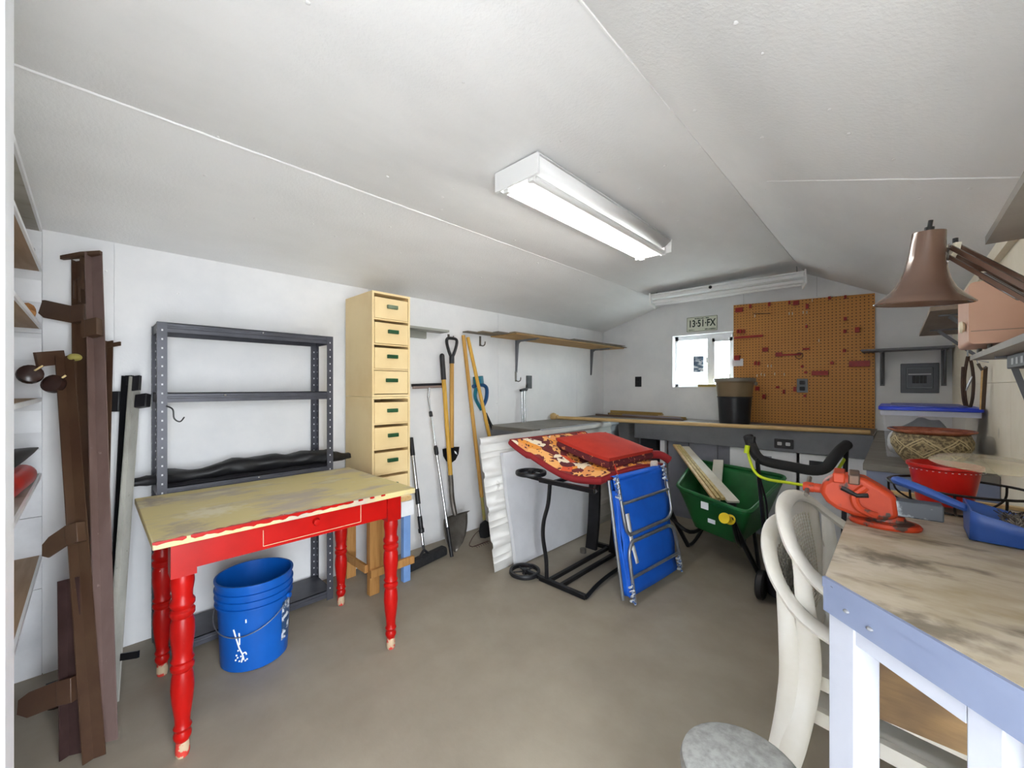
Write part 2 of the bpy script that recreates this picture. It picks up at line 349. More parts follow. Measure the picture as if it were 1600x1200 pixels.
obj('eye_hook', MB().tube([(XL + .02 + .012 * math.cos(a), -.16, 1.745 + .02 * math.sin(a)) for a in [k * math.pi / 8 for k in range(16)]], .004, 6, True).cyl((XL, -.16, 1.745), (XL + .012, -.16, 1.745), .004), chrome, t)

# ================================================================ ceiling light with one lit tube
zt = gable(-1.15) - .001
t = thing('ceiling_light', 'white fluorescent batten with glowing tube fixed on the sloped ceiling', 'ceiling light', (-1.15, 1.86, zt - .13))
x0, x1, y0, y1 = -1.275, -1.03, 1.225, 2.545
wh = mat('white_enamel', '#f4f4f4', .35)
zt = min(gable(x0), gable(x1)) - .0005
obj('body', MB().box((x0 + .09, y0 + .012, zt - .055), (x1 - .06, y1 - .012, zt - .0045)), wh, t)
obj('pan', MB().box((x0, y0 + .012, zt - .004), (x1, y1 - .012, zt - .0005)), wh, t)
obj('light_shield_flange', MB().box((x0, y0 + .012, zt - .068), (x0 + .003, y1 - .012, zt - .0045)), wh, t)  # added flange, made deep to keep tube light off the ceiling beside it
obj('reflector', MB().add([(x1 - .06, y0 + .012, zt - .055), (x1 - .002, y0 + .012, zt - .012), (x1 - .002, y1 - .012, zt - .012), (x1 - .06, y1 - .012, zt - .055)], [(0, 1, 2, 3)]), wh, t, solid=.002)
for ya, yb in ((y0, y0 + .012), (y1 - .012, y1)): obj('end_cap', MB().box((x0, ya, zt - .085), (x1, yb, zt)), wh, t, bevel=.002)
lit = mat('lit_tube', '#ffffff', .4, emit='#fefcf6', estr=9.0)
for xx, m in ((x0 + .055, lit), (x1 - .05, mat('unlit_tube', '#f5f5f5', .25))):
    tb = obj('tube', MB().cyl((xx, y0 + .03, zt - .080), (xx, y1 - .03, zt - .080), .0165, 16), m, t)
    for ya in (y0 + .012, y1 - .03): obj('socket', MB().box((xx - .014, ya, zt - .098), (xx + .014, ya + .018, zt - .05)), wh, tb)
# second, unlit fixture along the back wall
t = thing('batten_light', 'unlit white twin-tube batten hung above the pegboard', 'ceiling light', (-1.13, 3.8, 1.95))
xa, xb, yy = -1.713, -.545, 3.74
dz = lambda x: 2.078 + .052 * (x - xa) / (xb - xa)
b_ = MB(frame((xa, yy, dz(xa)), (xb - xa, .28, dz(xb) - dz(xa)))); Lf = math.hypot(xb - xa, .28)
obj('body', MB(b_.M).box((.01, -.06, -.045), (Lf - .01, .06, -.0)), wh, t)
obj('reflector', MB(b_.M).box((.01, -.11, -.02), (Lf - .01, -.06, -.012)).box((.01, .06, -.02), (Lf - .01, .11, -.012)), wh, t)
for xx in (0, Lf - .012): obj('end_cap', MB(b_.M).box((xx, -.115, -.115), (xx + .012, .115, .0)), wh, t, bevel=.002)
for yv in (-.06, .055): obj('tube', MB(b_.M).cyl((.02, yv, -.08), (Lf - .02, yv, -.08), .0165, 14), MATS['unlit_tube'], t)
for xx in (.05, Lf - .05): obj('hanger', MB(b_.M).cyl((xx, 0, -.002), (xx, 0, gable(xa + xx * .97) - dz(xa + xx * .97) + .002), .004, 8), chrome, t)
obj('switch', MB(b_.M).sphere((Lf * .43, -.112, -.03), .014, 10), blackp, t)

# ================================================================ left wall: bed rails leaning in the corner
def angle_iron(p, q, w1, w2, th, side, out):      # L section: web along side (w1), flange along out (w2)
    p, q = V(p), V(q); d = (q - p).normalized(); s_ = V(side); s_ = (s_ - d * s_.dot(d)).normalized(); o_ = d.cross(s_); 
    if o_.dot(V(out)) < 0: o_ = -o_
    M = Matrix((s_, o_, d)).transposed().to_4x4(); M.translation = p; L = (q - p).length
    return MB(M).prism([(0, 0), (w1, 0), (w1, th), (th, th), (th, w2), (0, w2)], L), M, L
SD, OUT = (CS, SN, 0), (SN, -CS, 0)                 # across the view / toward the doorway
def rail(label, p, q, w1, w2, m, brs, wheels=()):
    p, q = V(p), V(q); t = thing('bed_rail', label, 'metal rail', (p.x, p.y, 0), 'metal bed rails in the corner')
    mb, M, L = angle_iron(p, q, w1, w2, .004, SD, OUT); obj('rail', mb, m, t)
    for (z, dx, dz, ln, h, mm) in brs:              # bracket arm reaching to the viewer's left / right
        b = obj('bracket', MB(M).prism([(0, -h / 2), (dx * ln * .75, -h / 2 + dz * .7), (dx * ln, -h * .2 + dz), (dx * ln * .97, h * .35 + dz), (dx * ln * .7, h / 2 + dz * .7), (0, h / 2)], .005, Matrix.Translation((0, w2 + .002, z)) @ Matrix.Rotation(math.pi / 2, 4, 'X')), mm, t)
        obj('plate', MB(M).box((-.003, w2 * .2, z - h * .5), (w1 * .98, w2 + .004, z + h * .5)), mm, b, bevel=.002)
    return t, M, L
floorp = lambda px, py: pZ(px, py, 0.0)
# 1: tall lighter brown rail
p = floorp(163, 1160); q = pX(143, 399, -2.50)
t, M, L = rail('tall light brown steel bed rail with bent top bracket, leaning highest in corner', p, q, .046, .03, brownl, [(pX(150, 490, -2.4).z, -1, .0, .02, .075, brown)])
obj('top_bracket', MB(M).prism([(.0, 0), (-.095, .02), (-.10, .03), (-.02, .028), (.046, .012), (.046, 0)], L + .006, Matrix(), L - .012), brown, t)
obj('hook_plate', MB(M).box((-.02, .0, L - .17), (-.012, .03, L - .02)), brown, t)
# 2: dark rail behind it
p = floorp(124, 1120); q = pX(119, 409, -2.545)
t, M, L = rail('dark brown steel bed rail with angled side bracket, just left of tallest rail', p, q, .055, .02, brown, [(L_, -1, .06, .15, .075, brown) for L_ in (1.535,)])
obj('clip', MB(M).tube([(.02, .025, 1.60), (.02, .025, 1.68), (.035, .025, 1.69), (.04, .025, 1.58)], .004, 6), brown, t)
# 3: rail with castors on top
p = floorp(146, 1185); q = pX(100, 558, -2.42)
t, M, L = rail('shorter brown steel bed rail with castors on its top end', p, q, .04, .035, brown, [(.72, -1, -.03, .085, .07, brown)])
q3 = V(q)
obj('castor_arm', MB().beam(q3 + V((.0, 0, .0)), pX(56, 562, -2.36), .012, .055), brown, t)
ar = mat('brown_castor_plastic', '#35231f', .25, col2='#2a1b18', scale=10)
for (px, py, d) in ((47, 585, (.9, .2, .35)), (84, 600, (.7, -.5, .3))):
    c = pX(px, py, -2.36)
    cs = obj('castor', MB().lathe([(0, -.02), (.02, -.02), (.034, -.012), (.036, 0), (.034, .012), (.02, .02), (0, .02)], zframe(c, d), 18), ar, t)
    obj('castor_fork', MB().beam(c + V((0, .01, .012)), c + V((0.0, .032, .034)), .028, .006), mat('brass_fitting', '#8d7a4e', .4, .4), cs)
obj('tape_end', MB().sphere(q3 + V((.02, .03, .0)), .022, 10, (1, 1, .7)), mat('olive_tape', '#a59b52', .5), t)
# 4: short rail on the right
p = floorp(152, 1110); q = pX(168, 534, -2.55)
t, M, L = rail('narrow brown steel bed rail, rightmost of the brown ones', p, q, .026, .02, brown, [])
obj('clip', MB(M).box((-.03, .0, L - .03), (.06, .006, L - .012)), brown, t)
# 5: lower stub rail with two-bolt bracket
p = floorp(108, 1180); q = pX(104, 905, -2.1)
t, M, L = rail('short purple-brown bed rail stub with wide bolted bracket near the floor', p, q, .045, .03, mat('purple_brown_steel', '#4a3634', .45, .3, col2='#3c2a28', scale=8), [(.2, -1, -.02, .13, .075, MATS['brown_steel_paint'])])
# black and galvanised pair
p = floorp(176, 1040); q = pX(199, 588, -2.53)
t = thing('steel_bar', 'black steel angle bar leaning on wall left of galvanised bar', 'metal bar', (p.x, p.y, 0))
mb, M, L = angle_iron(p, q, .028, .028, .004, SD, OUT); obj('bar', mb, blackm, t); obj('end_cap', MB(M).box((-.001, -.001, L - .04), (.029, .010, L + .003)), blackp, t)
obj('bracket', MB(M).box((-.05, .0, L - .16), (.0, .035, L - .07)), blackp, t, bevel=.004)
p = floorp(172, 1098); q = pX(209, 590, -2.50)
t = thing('galvanised_bar', 'worn galvanised flat steel bar with black end cap leaning beside shelf rack', 'metal bar', (p.x, p.y, 0))
mb, M, L = angle_iron(p, q, .034, .024, .005, SD, OUT); obj('bar', mb, galv, t); obj('end_cap', MB(M).box((-.001, -.001, L - .065), (.035, .012, L + .003)), blackp, t)
obj('bracket', MB(M).box((.034, .0, L - .15), (.085, .028, L - .09)), blackp, t, bevel=.004)
obj('foot_plate', MB(M).box((.034, .0, .14), (.10, .010, .165)), blackm, t)
c = floorp(110, 1120)
t = thing('castor_wheel', 'dark castor wheel on the floor behind the brown rails', 'castor', (c.x - .1, c.y - .04, 0))
obj('wheel', MB().lathe([(0, -.018), (.03, -.018), (.04, -.01), (.04, .01), (.03, .018), (0, .018)], frame((c.x - .1, c.y - .04, .0405), (0, 0, 1), (1, -.3, 0)), 18), ar, t)
obj('plate', MB().box((c.x - .13, c.y - .065, .0825), (c.x - .07, c.y - .015, .088)).box((c.x - .105, c.y - .045, .04), (c.x - .095, c.y - .035, .083), ), blackm, t)

# ================================================================ grey steel shelf rack
def holes(base, hole, sc):
    m = bpy.data.materials.new('punched_grey_steel'); m.use_nodes = True; nt = m.node_tree; b = nt.nodes['Principled BSDF']
    b.inputs['Roughness'].default_value = .45; b.inputs['Metallic'].default_value = .2
    tc = nt.nodes.new('ShaderNodeTexCoord'); sp_ = nt.nodes.new('ShaderNodeSeparateXYZ'); nt.links.new(tc.outputs['UV'], sp_.inputs[0])
    return m, nt, b, sp_
rk = mat('grey_rack_steel', '#4c4d55', .42, .25, col2='#42434a', scale=8, col3='#8a8b90', scale3=26, lo3=.76, hi3=.8)
rkd = mat('wall_seen_through_hole', '#c9cacd', .6)
t = thing('shelf_rack', 'dark grey slotted steel shelf rack standing against the white wall', 'shelf rack', (-2.4, .57, 0))
fx, bx, ya, yb, hh = -2.312, -2.552, .20, .952, 1.482
pw = .034
for (x, y, sx, sy) in ((fx, ya, -1, 1), (fx, yb, -1, -1), (bx, ya, 1, 1), (bx, yb, 1, -1)):
    po = obj('post', MB(Matrix.Translation((x, y, 0))).prism([(0, 0), (sx * pw, 0), (sx * pw, sy * .0025), (sx * .0025, sy * .0025), (sx * .0025, sy * pw), (0, sy * pw)], hh), rk, t)
    slots = MB()
    for k in range(36):
        z = .06 + k * .0395
        slots.box((x + sx * -.0004, y + sy * .014, z), (x + sx * .0029, y + sy * .020, z + .008)).box((x + sx * .014, y - sy * .0004, z), (x + sx * .020, y + sy * .0029, z + .008))
    obj('slots', slots, rkd, po, kind='stuff')
for z in (hh, 1.172, .757, .055):
    e = .004; x0, x1, y0, y1 = bx + e, fx - e, ya + e, yb - e; hgt = .042
    s_ = obj('shelf', MB().box((x0, y0, z - .004), (x1, y1, z)), rk, t)
    for a, b in (((x0, y0, z - hgt), (x0 + .002, y1, z)), ((x1 - .002, y0, z - hgt), (x1, y1, z)), ((x0, y0, z - hgt), (x1, y0 + .002, z)), ((x0, y1 - .002, z - hgt), (x1, y1, z))):
        obj('rim', MB().box(a, b), rk, s_)
    obj('rib', MB().box((x1 - .001, y0 + .03, z - hgt * .62), (x1 + .003, y1 - .03, z - hgt * .38)), rk, s_, bevel=.002)
    obj('bolt', MB().sphere((x1 + .002, y0 + .33 + .1 * math.sin(z * 9), z - .012), .006, 8), chrome, s_)
obj('wire_hook', MB().tube(spline([(fx + .004, ya + .03, 1.115), (fx + .02, ya + .05, 1.10), (fx + .02, ya + .055, 1.06), (fx + .02, ya + .075, 1.045), (fx + .02, ya + .09, 1.065)], 5), .003, 6), blackm, t)
tp = MB(); n = 40; P = []; R = []
for k in range(n + 1):
    u = k / n; y = .10 + u * .99
    r = .028 + .020 * math.exp(-((u - .58) / .07) ** 2) + .018 * math.exp(-((u - .9) / .06) ** 2) * (u < .95) + .010 * math.sin(u * 19) * (.1 < u < .95) + .012 * (.12 < u < .9)
    if u < .06 or u > .95: r = .022
    P.append(V((-2.42 + .012 * math.sin(u * 9), y, .757 + .001 + max(r * .8, .022)))); R.append(r)
def tarp_fn(i, j):
    k = min(int(i * n), n); a = j * 2 * math.pi; r = R[k] * (1 + .28 * mnoise.noise(V((k * .35, math.cos(a) * 1.6, math.sin(a) * 1.6))))
    zz = P[k].z + math.sin(a) * r * .8
    return (P[k].x + math.cos(a) * r * 1.35, P[k].y, max(zz, .7585))
tag(obj('rolled_tarp', MB().grid(tarp_fn, n, 18), mat('black_tarp', '#131315', .5, col2='#1d1d20', scale=9), ang=60), 'rolled black tarp lying along the third shelf of grey rack', 'tarp')

# ================================================================ red table with turned legs
t = thing('red_table', 'worn red wooden table with turned legs and scuffed yellow top', 'table', (-1.98, .58, 0))
ttop = mat('scuffed_yellow_paint', '#d0c088', .55, col2='#b5a898', scale=3.6, stretch=(2.6, 1.0, 1), lo=.48, hi=.62, col3='#d2c8a6', scale3=5, stretch3=(1.6, .9, 1), lo3=.56, hi3=.68)
blot(ttop, (.13, -.27, .733), (.09, .12, 1), '#dcd4bd', .8, 30); blot(ttop, (-.22, -.40, .733), (.10, .06, 1), '#9a8d86', .8, 30); blot(ttop, (.27, -.36, .733), (.10, .07, 1), '#9a8d86', .6, 30)
tx0, tx1, ty0, ty1 = -2.300, -1.605, .128, 1.036
ZT = .733
top = obj('tabletop', MB().box((tx0, ty0, ZT - .024), (tx1, ty1, ZT)), ttop, t, bevel=.003)
edge = []
rnd = random.Random(3)
em = MB(); nn = 90                                   # ragged red paint creeping over the front edge
pl_ = [(ty0 + (ty1 - ty0) * k / nn) for k in range(nn + 1)]
wv = [max(0, .0065 * (1 - abs(k / nn - .30) * 2.6) + .0022 * math.sin(k * 1.3) + .0022 * rnd.uniform(-1, 1)) for k in range(nn + 1)]
for k in range(nn):
    if wv[k] + wv[k + 1] < .0008: continue
    em.add([(tx1 + .0006, pl_[k], ZT - .006 - wv[k]), (tx1 + .0006, pl_[k + 1], ZT - .006 - wv[k + 1]), (tx1 + .0006, pl_[k + 1], ZT - .003 + .0036), (tx1 + .0006, pl_[k], ZT - .003 + .0036), (tx1 - wv[k + 1] * 2.2, pl_[k + 1], ZT + .0006), (tx1 - wv[k] * 2.2, pl_[k], ZT + .0006)], [(0, 1, 2, 3), (3, 2, 4, 5)])
obj('red_paint_edge', em, redp, top)
lx0, lx1, ly0, ly1 = -2.215, -1.683, .208, .955
prof = [(.0, 0), (.014, 0), (.017, .012), (.0165, .03), (.015, .05), (.02, .062), (.021, .072), (.017, .084), (.0215, .096), (.017, .108), (.0185, .13), (.024, .18), (.027, .225), (.025, .26), (.0215, .278), (.027, .286), (.0275, .296), (.022, .305), (.027, .315), (.0225, .327), (.024, .35), (.0285, .40), (.0275, .435), (.0235, .452), (.029, .462), (.029, .474), (.0235, .482), (.029, .494), (.029, .504), (.0235, .515), (.024, .535), (.0275, .565), (.0265, .585), (.0235, .594)]
footm = mat('bare_worn_wood', '#b9a286', .7, col2='#c43a30', scale=30, lo=.5, hi=.54)
for x in (lx0, lx1):
    for y in (ly0, ly1):
        lg = obj('leg', MB().lathe([(r_ * 1.17, z_) for r_, z_ in prof[4:]], Matrix.Translation((x, y, 0)), 20).box((x - .033, y - .033, .592), (x + .033, y + .033, ZT - .0245)), redp, t)
        obj('foot', MB().lathe([(r_ * 1.15, z_) for r_, z_ in prof[:5] + [(.012, .0505)]], Matrix.Translation((x, y, 0)), 16), footm, lg)
az0, az1 = .608, ZT - .0245
obj('apron', MB().box((lx1 + .002, ly0 + .033, az0), (lx1 + .02, ly1 - .033, az1)), redp, t)
obj('apron', MB().box((lx0 - .02, ly0 + .033, az0), (lx0 - .002, ly1 - .033, az1)), redp, t)
for y in (ly0, ly1): obj('apron', MB().box((lx0 + .033, y - .009, az0), (lx1 - .033, y + .009, az1)), redp, t)
d_ = obj('drawer', MB().box((lx1 + .020, .435, az0 + .014), (lx1 + .0225, .80, az1 - .004)), redp, t, bevel=.001)
pe = mat('chipped_paint_line', '#e4c9a2', .6)
for a, b in (((.433, az0 + .012), (.802, az0 + .0135)), ((.433, az0 + .012), (.4345, az1 - .03)), ((.8, az0 + .012), (.802, az1 - .005))):
    obj('paint_chip', MB().box((lx1 + .0203, a[0], a[1]), (lx1 + .0228, b[0], b[1])), pe, d_)
obj('knob', MB().lathe([(0, 0), (.012, 0), (.010, .006), (.014, .012), (.012, .02), (0, .022)], zframe((lx1 + .0225, .615, .668), (1, 0, 0)), 16), redp, d_)

# ================================================================ blue bucket
c = V((-2.085, .512, 0))
bl = mat('blue_bucket_plastic', '#0a57b0', .36, col2='#094fa2', scale=4)
t = thing('bucket', 'blue plastic bucket with paint splashes under the red table', 'bucket', c)
MT = Matrix.Translation(c)
bk = [(0, 0), (.120, 0), (.128, .006), (.136, .20), (.1395, .262), (.149, .264), (.149, .270), (.1415, .272), (.142, .292), (.150, .294), (.150, .300), (.143, .302), (.1435, .322), (.1515, .324), (.1515, .330), (.1445, .332), (.146, .36), (.151, .362), (.151, .37), (.143, .37), (.1395, .30), (.125, .01), (0, .009)]
obj('shell', MB().olathe(bk, MT, 40), bl, t)
hd = []
for k in range(25):
    a = math.radians(8) + math.radians(172) * k / 24 * 0 + math.pi * k / 24
    rr = .152
    hd.append((rr * math.cos(a), -.158 - .0 * math.sin(a), .0))
ax = V((CS, SN, 0)); fr = V((SN, -CS, 0))           # handle hangs on the side facing the doorway
hp = [c + ax * (.155 * math.cos(math.pi * k / 24)) + fr * (.145 * math.sin(math.pi * k / 24)) + V((0, 0, .265 - .105 * math.sin(math.pi * k / 24))) for k in range(25)]
obj('wire_handle', MB().tube(hp, .0022, 6), steel, t)
for sg in (-1, 1): obj('handle_lug', MB().cyl(c + ax * sg * .148 + V((0, 0, .265)), c + ax * sg * .159 + V((0, 0, .265)), .011, 12), bl, t)
ld = (ax * .998 - fr * .02).normalized()
def lab(u, v):
    a = math.atan2(ld.y, ld.x) + (u - .5) * .42; z = .075 + v * .17; r = .1295 + .0405 * z + .0012
    return c + V((math.cos(a) * r, math.sin(a) * r, z))
obj('paper_label', MB().grid(lab, 8, 2), mat('bucket_label', '#cfd6de', .5, col2='#28486f', scale=45, lo=.45, hi=.5), t)

spl = mat('white_paint_splash', '#eef1f5', .5)
def onb(u, z): 
    a = math.atan2(fr.y, fr.x) + u; r_ = .1272 + .0405 * z + .0015; return c + V((math.cos(a) * r_, math.sin(a) * r_, z))
for pts in (((-.02, .20), (.05, .165), (.14, .12), (.22, .095), (.26, .07)), ((.14, .185), (.15, .16), (.145, .135)), ((.22, .095), (.3, .10), (.34, .09)), ((.24, .085), (.19, .06)), ((.33, .24), (.335, .225))):
    obj('paint_splash', MB().tube(spline([onb(u, z - .01) for u, z in pts], 4), .0028, 5), spl, t)
for u, z in ((.05, .08), (.08, .07), (.13, .055), (.10, .10), (.02, .06), (.35, .06), (.3, .055), (.18, .075)): obj('paint_drop', MB().sphere(onb(u, z), .0035, 6), spl, t)

# ================================================================ two stacked drawer cabinets on a timber stand
def cabinet(label, z0, first):
    h = .612; x0, x1, y0, y1 = -2.525, -2.178, 1.118, 1.366
    t = thing('drawer_cabinet', label, 'cabinet', ((x0 + x1) / 2, (y0 + y1) / 2, z0), 'cream drawer cabinets')
    th = .012
    body = MB().box((x0, y0, z0), (x1, y0 + th, z0 + h)).box((x0, y1 - th, z0), (x1, y1, z0 + h)).box((x0, y0 + th, z0 + h - th), (x1, y1 - th, z0 + h)).box((x0, y0 + th, z0), (x1, y1 - th, z0 + th)).box((x0, y0 + th, z0 + th), (x0 + .006, y1 - th, z0 + h - th))
    obj('body', body, cream, t, smooth=False)
    ph = (h - 2 * th) / 4
    for k in range(4):
        zb = z0 + th + k * ph
        if k: obj('divider', MB().box((x0 + .006, y0 + th, zb - .004), (x1 - .004, y1 - th, zb + .004)), cream, t)
        gap = .016 if not (k == 0 and first) else .004
        a = zb + .005; b = zb + ph - .004 - gap; dx = rnd.uniform(.0, .006)
        d = obj('drawer', MB().box((x0 + .05, y0 + th + .003, a), (x1 - .002 + dx, y1 - th - .003, b)), cream, t, bevel=.0015)
        zc = (a + b) / 2 + .012; yc = (y0 + y1) / 2 + rnd.uniform(-.002, .006); hw = .034 if not (k == 0 and first) else .038
        xx = x1 - .002 + dx
        hn = obj('handle', MB().box((xx, yc - hw, zc - .011), (xx + .015, yc + hw, zc + .011)), green if not (first and k == 3) else mat('faded_green_plastic', '#5f7056', .4, col2='#74826a', scale=25), d, bevel=.003)
        obj('label_slot', MB().box((xx + .0152, yc - hw + .006, zc - .007), (xx + .0162, yc + hw - .006, zc + .006)), hn.data.materials[0], hn)
cabinet('upper cream cabinet of four small drawers with green handles, top of stack', 1.141, True)
cabinet('lower cream cabinet of four small drawers standing on the timber stand', .527, False)
t = thing('timber_stand', 'rough timber stand with one blue leg under the drawer cabinets', 'stand', (-2.35, 1.24, 0))
sw = mat('stand_pine', '#bd8b50', .65, col2='#a8763e', scale=6, stretch=(8, 8, .6), col3='#8a5b30', scale3=14, lo3=.68, hi3=.72)
for (x0, x1, y0, y1, m) in ((-2.215, -2.178, 1.105, 1.165, sw), (-2.215, -2.180, 1.325, 1.372, mat('blue_leg_paint', '#7ba0d6', .5, col2='#6c92ca', scale=6)), (-2.52, -2.48, 1.105, 1.165, sw), (-2.52, -2.48, 1.325, 1.372, sw)):
    obj('leg', MB().box((x0, y0, 0), (x1, y1, .50)), m, t, bevel=.002)
obj('platform', MB().box((-2.53, 1.10, .5), (-2.175, 1.376, .5265)), woodl, t)
obj('rail', MB().box((-2.177, 1.10, .11), (-2.155, 1.385, .155)), sw, t, bevel=.002)
obj('rail', MB().box((-2.50, 1.085, .13), (-2.2, 1.104, .175)), sw, t, bevel=.002)
obj('rail', MB().box((-2.476, 1.20, .36), (-2.456, 1.30, .40)), sw, t)
obj('cleat', MB().box((-2.177, 1.30, .41), (-2.165, 1.385, .499)), trimw, t)
obj('brace', MB().box((-2.44, 1.215, .0), (-2.405, 1.265, .4995)), sw, t, bevel=.002)

# ================================================================ things on and against the left wall
t = thing('wall_board', 'grey painted board on a cleat fixed to white wall beside drawer cabinets', 'shelf', (-2.51, 1.72, 1.56))
obj('board', MB().box((XL, 1.46, 1.612), (-2.46, 1.885, 1.628)), mat('grey_green_paint', '#9a9b93', .5), t)
obj('cleat', MB().box((XL, 1.46, 1.56), (-2.555, 1.745, 1.6115)), mat('grey_green_paint2', '#8f9088', .5), t)
# squeegee with telescopic pole
a = pX(706, 872, -2.25); a.z = .012; b = pX(668, 612, -2.53)
t = thing('squeegee', 'window squeegee with chrome telescopic pole propped head-up against the wall', 'squeegee', (a.x, a.y, 0))
lp = lambda u: a.lerp(b, u)
obj('pole', MB().cyl(lp(.03), lp(.62), .0095, 12).cyl(lp(.62), lp(.97), .0075, 12), chrome, t)
obj('foot_grip', MB().cyl(lp(0), lp(.17), .0125, 12), blackp, t)
obj('clamp', MB().lathe([(.011, 0), (.016, .01), (.016, .05), (.011, .07)], zframe(lp(.60), b - a), 12), blackp, t)
obj('collar', MB().lathe([(.01, 0), (.013, .005), (.013, .035), (.01, .04)], zframe(lp(.84), b - a), 12), blackp, t)
hd = obj('head', MB().beam(b + V((.005, -.13, .03)), b + V((.005, .155, .04)), .018, .018), mat('pinkish_steel', '#a8948f', .35, .5), t, bevel=.004)
obj('rubber_blade', MB().beam(b + V((.005, -.14, .047)), b + V((.005, .165, .057)), .008, .02), blackp, hd)
obj('socket', MB().cyl(lp(.96), b + V((.005, .01, .03)), .010, 10), chrome, t)
# push broom with foam head
a = V((-2.36, 1.60, .0)); b = pX(642, 684, -2.535)
t = thing('floor_squeegee', 'push broom with black foam head and chrome pole beside the timber stand', 'broom', a)
h0, h1 = pZ(641, 885, .03), pZ(690, 862, .03); h0.x = min(h0.x, -2.2); 
mid = h0.lerp(h1, .42) + V((0, 0, .03))
hx = (h1 - h0).normalized()
hb = obj('foam_head', MB(frame(h0 - hx * .02, h1 - h0)).prism(rrect(-.035, -.028, .035, .034, .02), (h1 - h0).length + .04, Matrix(((0, 0, 1, 0), (1, 0, 0, 0), (0, 1, 0, 0), (0, 0, 0, 1)))), mat('black_foam', '#1b1b1d', .9, col2='#262628', scale=60), t)
lp = lambda u: mid.lerp(b, u)
obj('neck', MB().tube([mid + hx * .04, mid + V((0, 0, .04)), lp(.1)], .009, 8).tube([mid - hx * .04, mid + V((0, 0, .04)), lp(.06)], .009, 8), blackp, t)
obj('pole', MB().cyl(lp(.06), lp(.55), .011, 12).cyl(lp(.5), lp(.9), .013, 12), chrome, t)
for u0, u1, r in ((.20, .32, .016), (.42, .55, .0165), (.84, 1.0, .0165)): obj('grip', MB().cyl(lp(u0), lp(u1), r, 12), blackp, t)
obj('lock_ring', MB().lathe([(.012, 0), (.020, .004), (.020, .03), (.012, .036)], zframe(lp(.18), b - mid), 12), blackp, t)
# D-handled spade hanging on the wall hook
x = -2.53
a = pX(706, 705, x); b = pX(706, 566, x); c = pX(706, 531, x)
t = thing('edging_spade', 'black-bladed edging spade with D handle and wooden shaft hanging on wall hook', 'spade', (x, a.y, a.z - .1))
obj('shaft', MB().cyl(a + V((0, 0, .03)), b, .0165, 14), ashw, t)
obj('socket', MB().cyl(b - V((0, 0, .01)), b + V((0, 0, .05)), .02, 12), blackp, t)
dh = spline([b + V((0, 0, .04)), b + V((0, -.038, .11)), c + V((0, -.048, .0)), c + V((0, 0, .012)), c + V((0, .048, 0)), b + V((0, .038, .11))], 6, True)
obj('d_handle', MB().tube(dh, .012, 8, True), blackp, t)
bp = [(-.083, .025), (-.075, -.03), (-.045, -.075), (0, -.095), (.045, -.075), (.075, -.03), (.083, .025), (.02, .03), (-.02, .03)]
bo = obj('blade', MB(Matrix(((0, 0, 1, x - .012), (1, 0, 0, a.y), (0, 1, 0, a.z), (0, 0, 0, 1)))).prism(bp, .003).cyl((0, .02, .0), (0, .11, .012), .012, 10), blackm, t)
obj('sticker', MB(Matrix(((0, 0, 1, x - .0085), (1, 0, 0, a.y), (0, 1, 0, a.z), (0, 0, 0, 1)))).prism([(.03, .0), (.05, -.012), (.06, -.035), (.038, -.022)], .0007), trimw, bo)
# round point shovel with long yellow handle
x = -2.52; top = pX(691, 560, x); sock = pX(705, 758, -2.44); tip = V((-2.33, 1.83, .002))
t = thing('shovel', 'round point shovel with long yellow handle and black grip against the wall', 'shovel', (tip.x, tip.y, 0))
lp = lambda u: top.lerp(sock, u)
obj('handle', MB().tube([lp(.0), lp(.5), sock], .0165, 12), yellowf, t); obj('grip', MB().cyl(top + (top - sock) * .02, lp(.17), .0195, 12).sphere(top + (top - sock) * .02, .0195, 10), blackp, t)
bt = pX(711, 803, -2.40)
obj('socket', MB().tube(spline([sock + (top - sock) * .08, sock, sock.lerp(bt, .5) + V((-.012, 0, 0)), bt + V((0, .0, -.01))], 5), .0185, 10), steeld, t)
bz = (bt - V((tip.x, tip.y, tip.z))).length
def blade(u, v):
    wd = [.108, .112, .112, .105, .09, .062, .004]; k = v * 6; i = min(int(k), 5); w_ = wd[i] + (wd[i + 1] - wd[i]) * (k - i)
    s_ = (u - .5) * 2; p = (bt + V((-.01, 0, .01))).lerp(tip, v); dish = .03 * (1 - s_ * s_) * (1 - v * .7)
    return p + V((-dish + .02 + (.035 * (1 - v) * (v < .05)), s_ * w_ + .0, -.01 * (1 - abs(s_)) * (v < .1)))
obj('blade', MB().grid(blade, 14, 12), steeld, t, solid=.0025)
# wooden handles
def pole(name, label, cat, top, bot, r, m, grp=None):
    return tag(obj(name, MB().tube([top, top.lerp(bot, .5), bot], r, 12), m), label, cat, grp)
x = -2.54
tp_, bt_ = pX(724, 524, x), pX(757, 812, -2.36)
t = thing('rake', 'wooden-handled rake leaning against white wall behind the metal sheet', 'rake', (bt_.x, bt_.y, 0))
obj('handle', MB().tube([tp_, bt_.lerp(tp_, .12)], .0155, 12), ashw, t); obj('ferrule', MB().cyl(bt_.lerp(tp_, .16), bt_, .013, 10), mat('worn_green_paint', '#8d9a55', .5, col2='#b59a55', scale=20), t)
hx_ = V((bt_.x + .005, bt_.y, 0)); hz = [(0, .15), (.03, .12), (.038, .06), (.03, .012), (.0, .004), (-.03, .012), (-.038, .06), (-.03, .12)]
obj('head', MB(Matrix(((.5, -.866, 0, hx_.x), (.866, .5, 0, hx_.y), (0, 0, 1, 0), (0, 0, 0, 1)))).prism([(p[0] * 1.3, p[1]) for p in hz], .012, Matrix(((1, 0, 0, 0), (0, 0, -1, 0), (0, 1, 0, 0), (0, 0, 0, 1)))), blackm, t, bevel=.003)
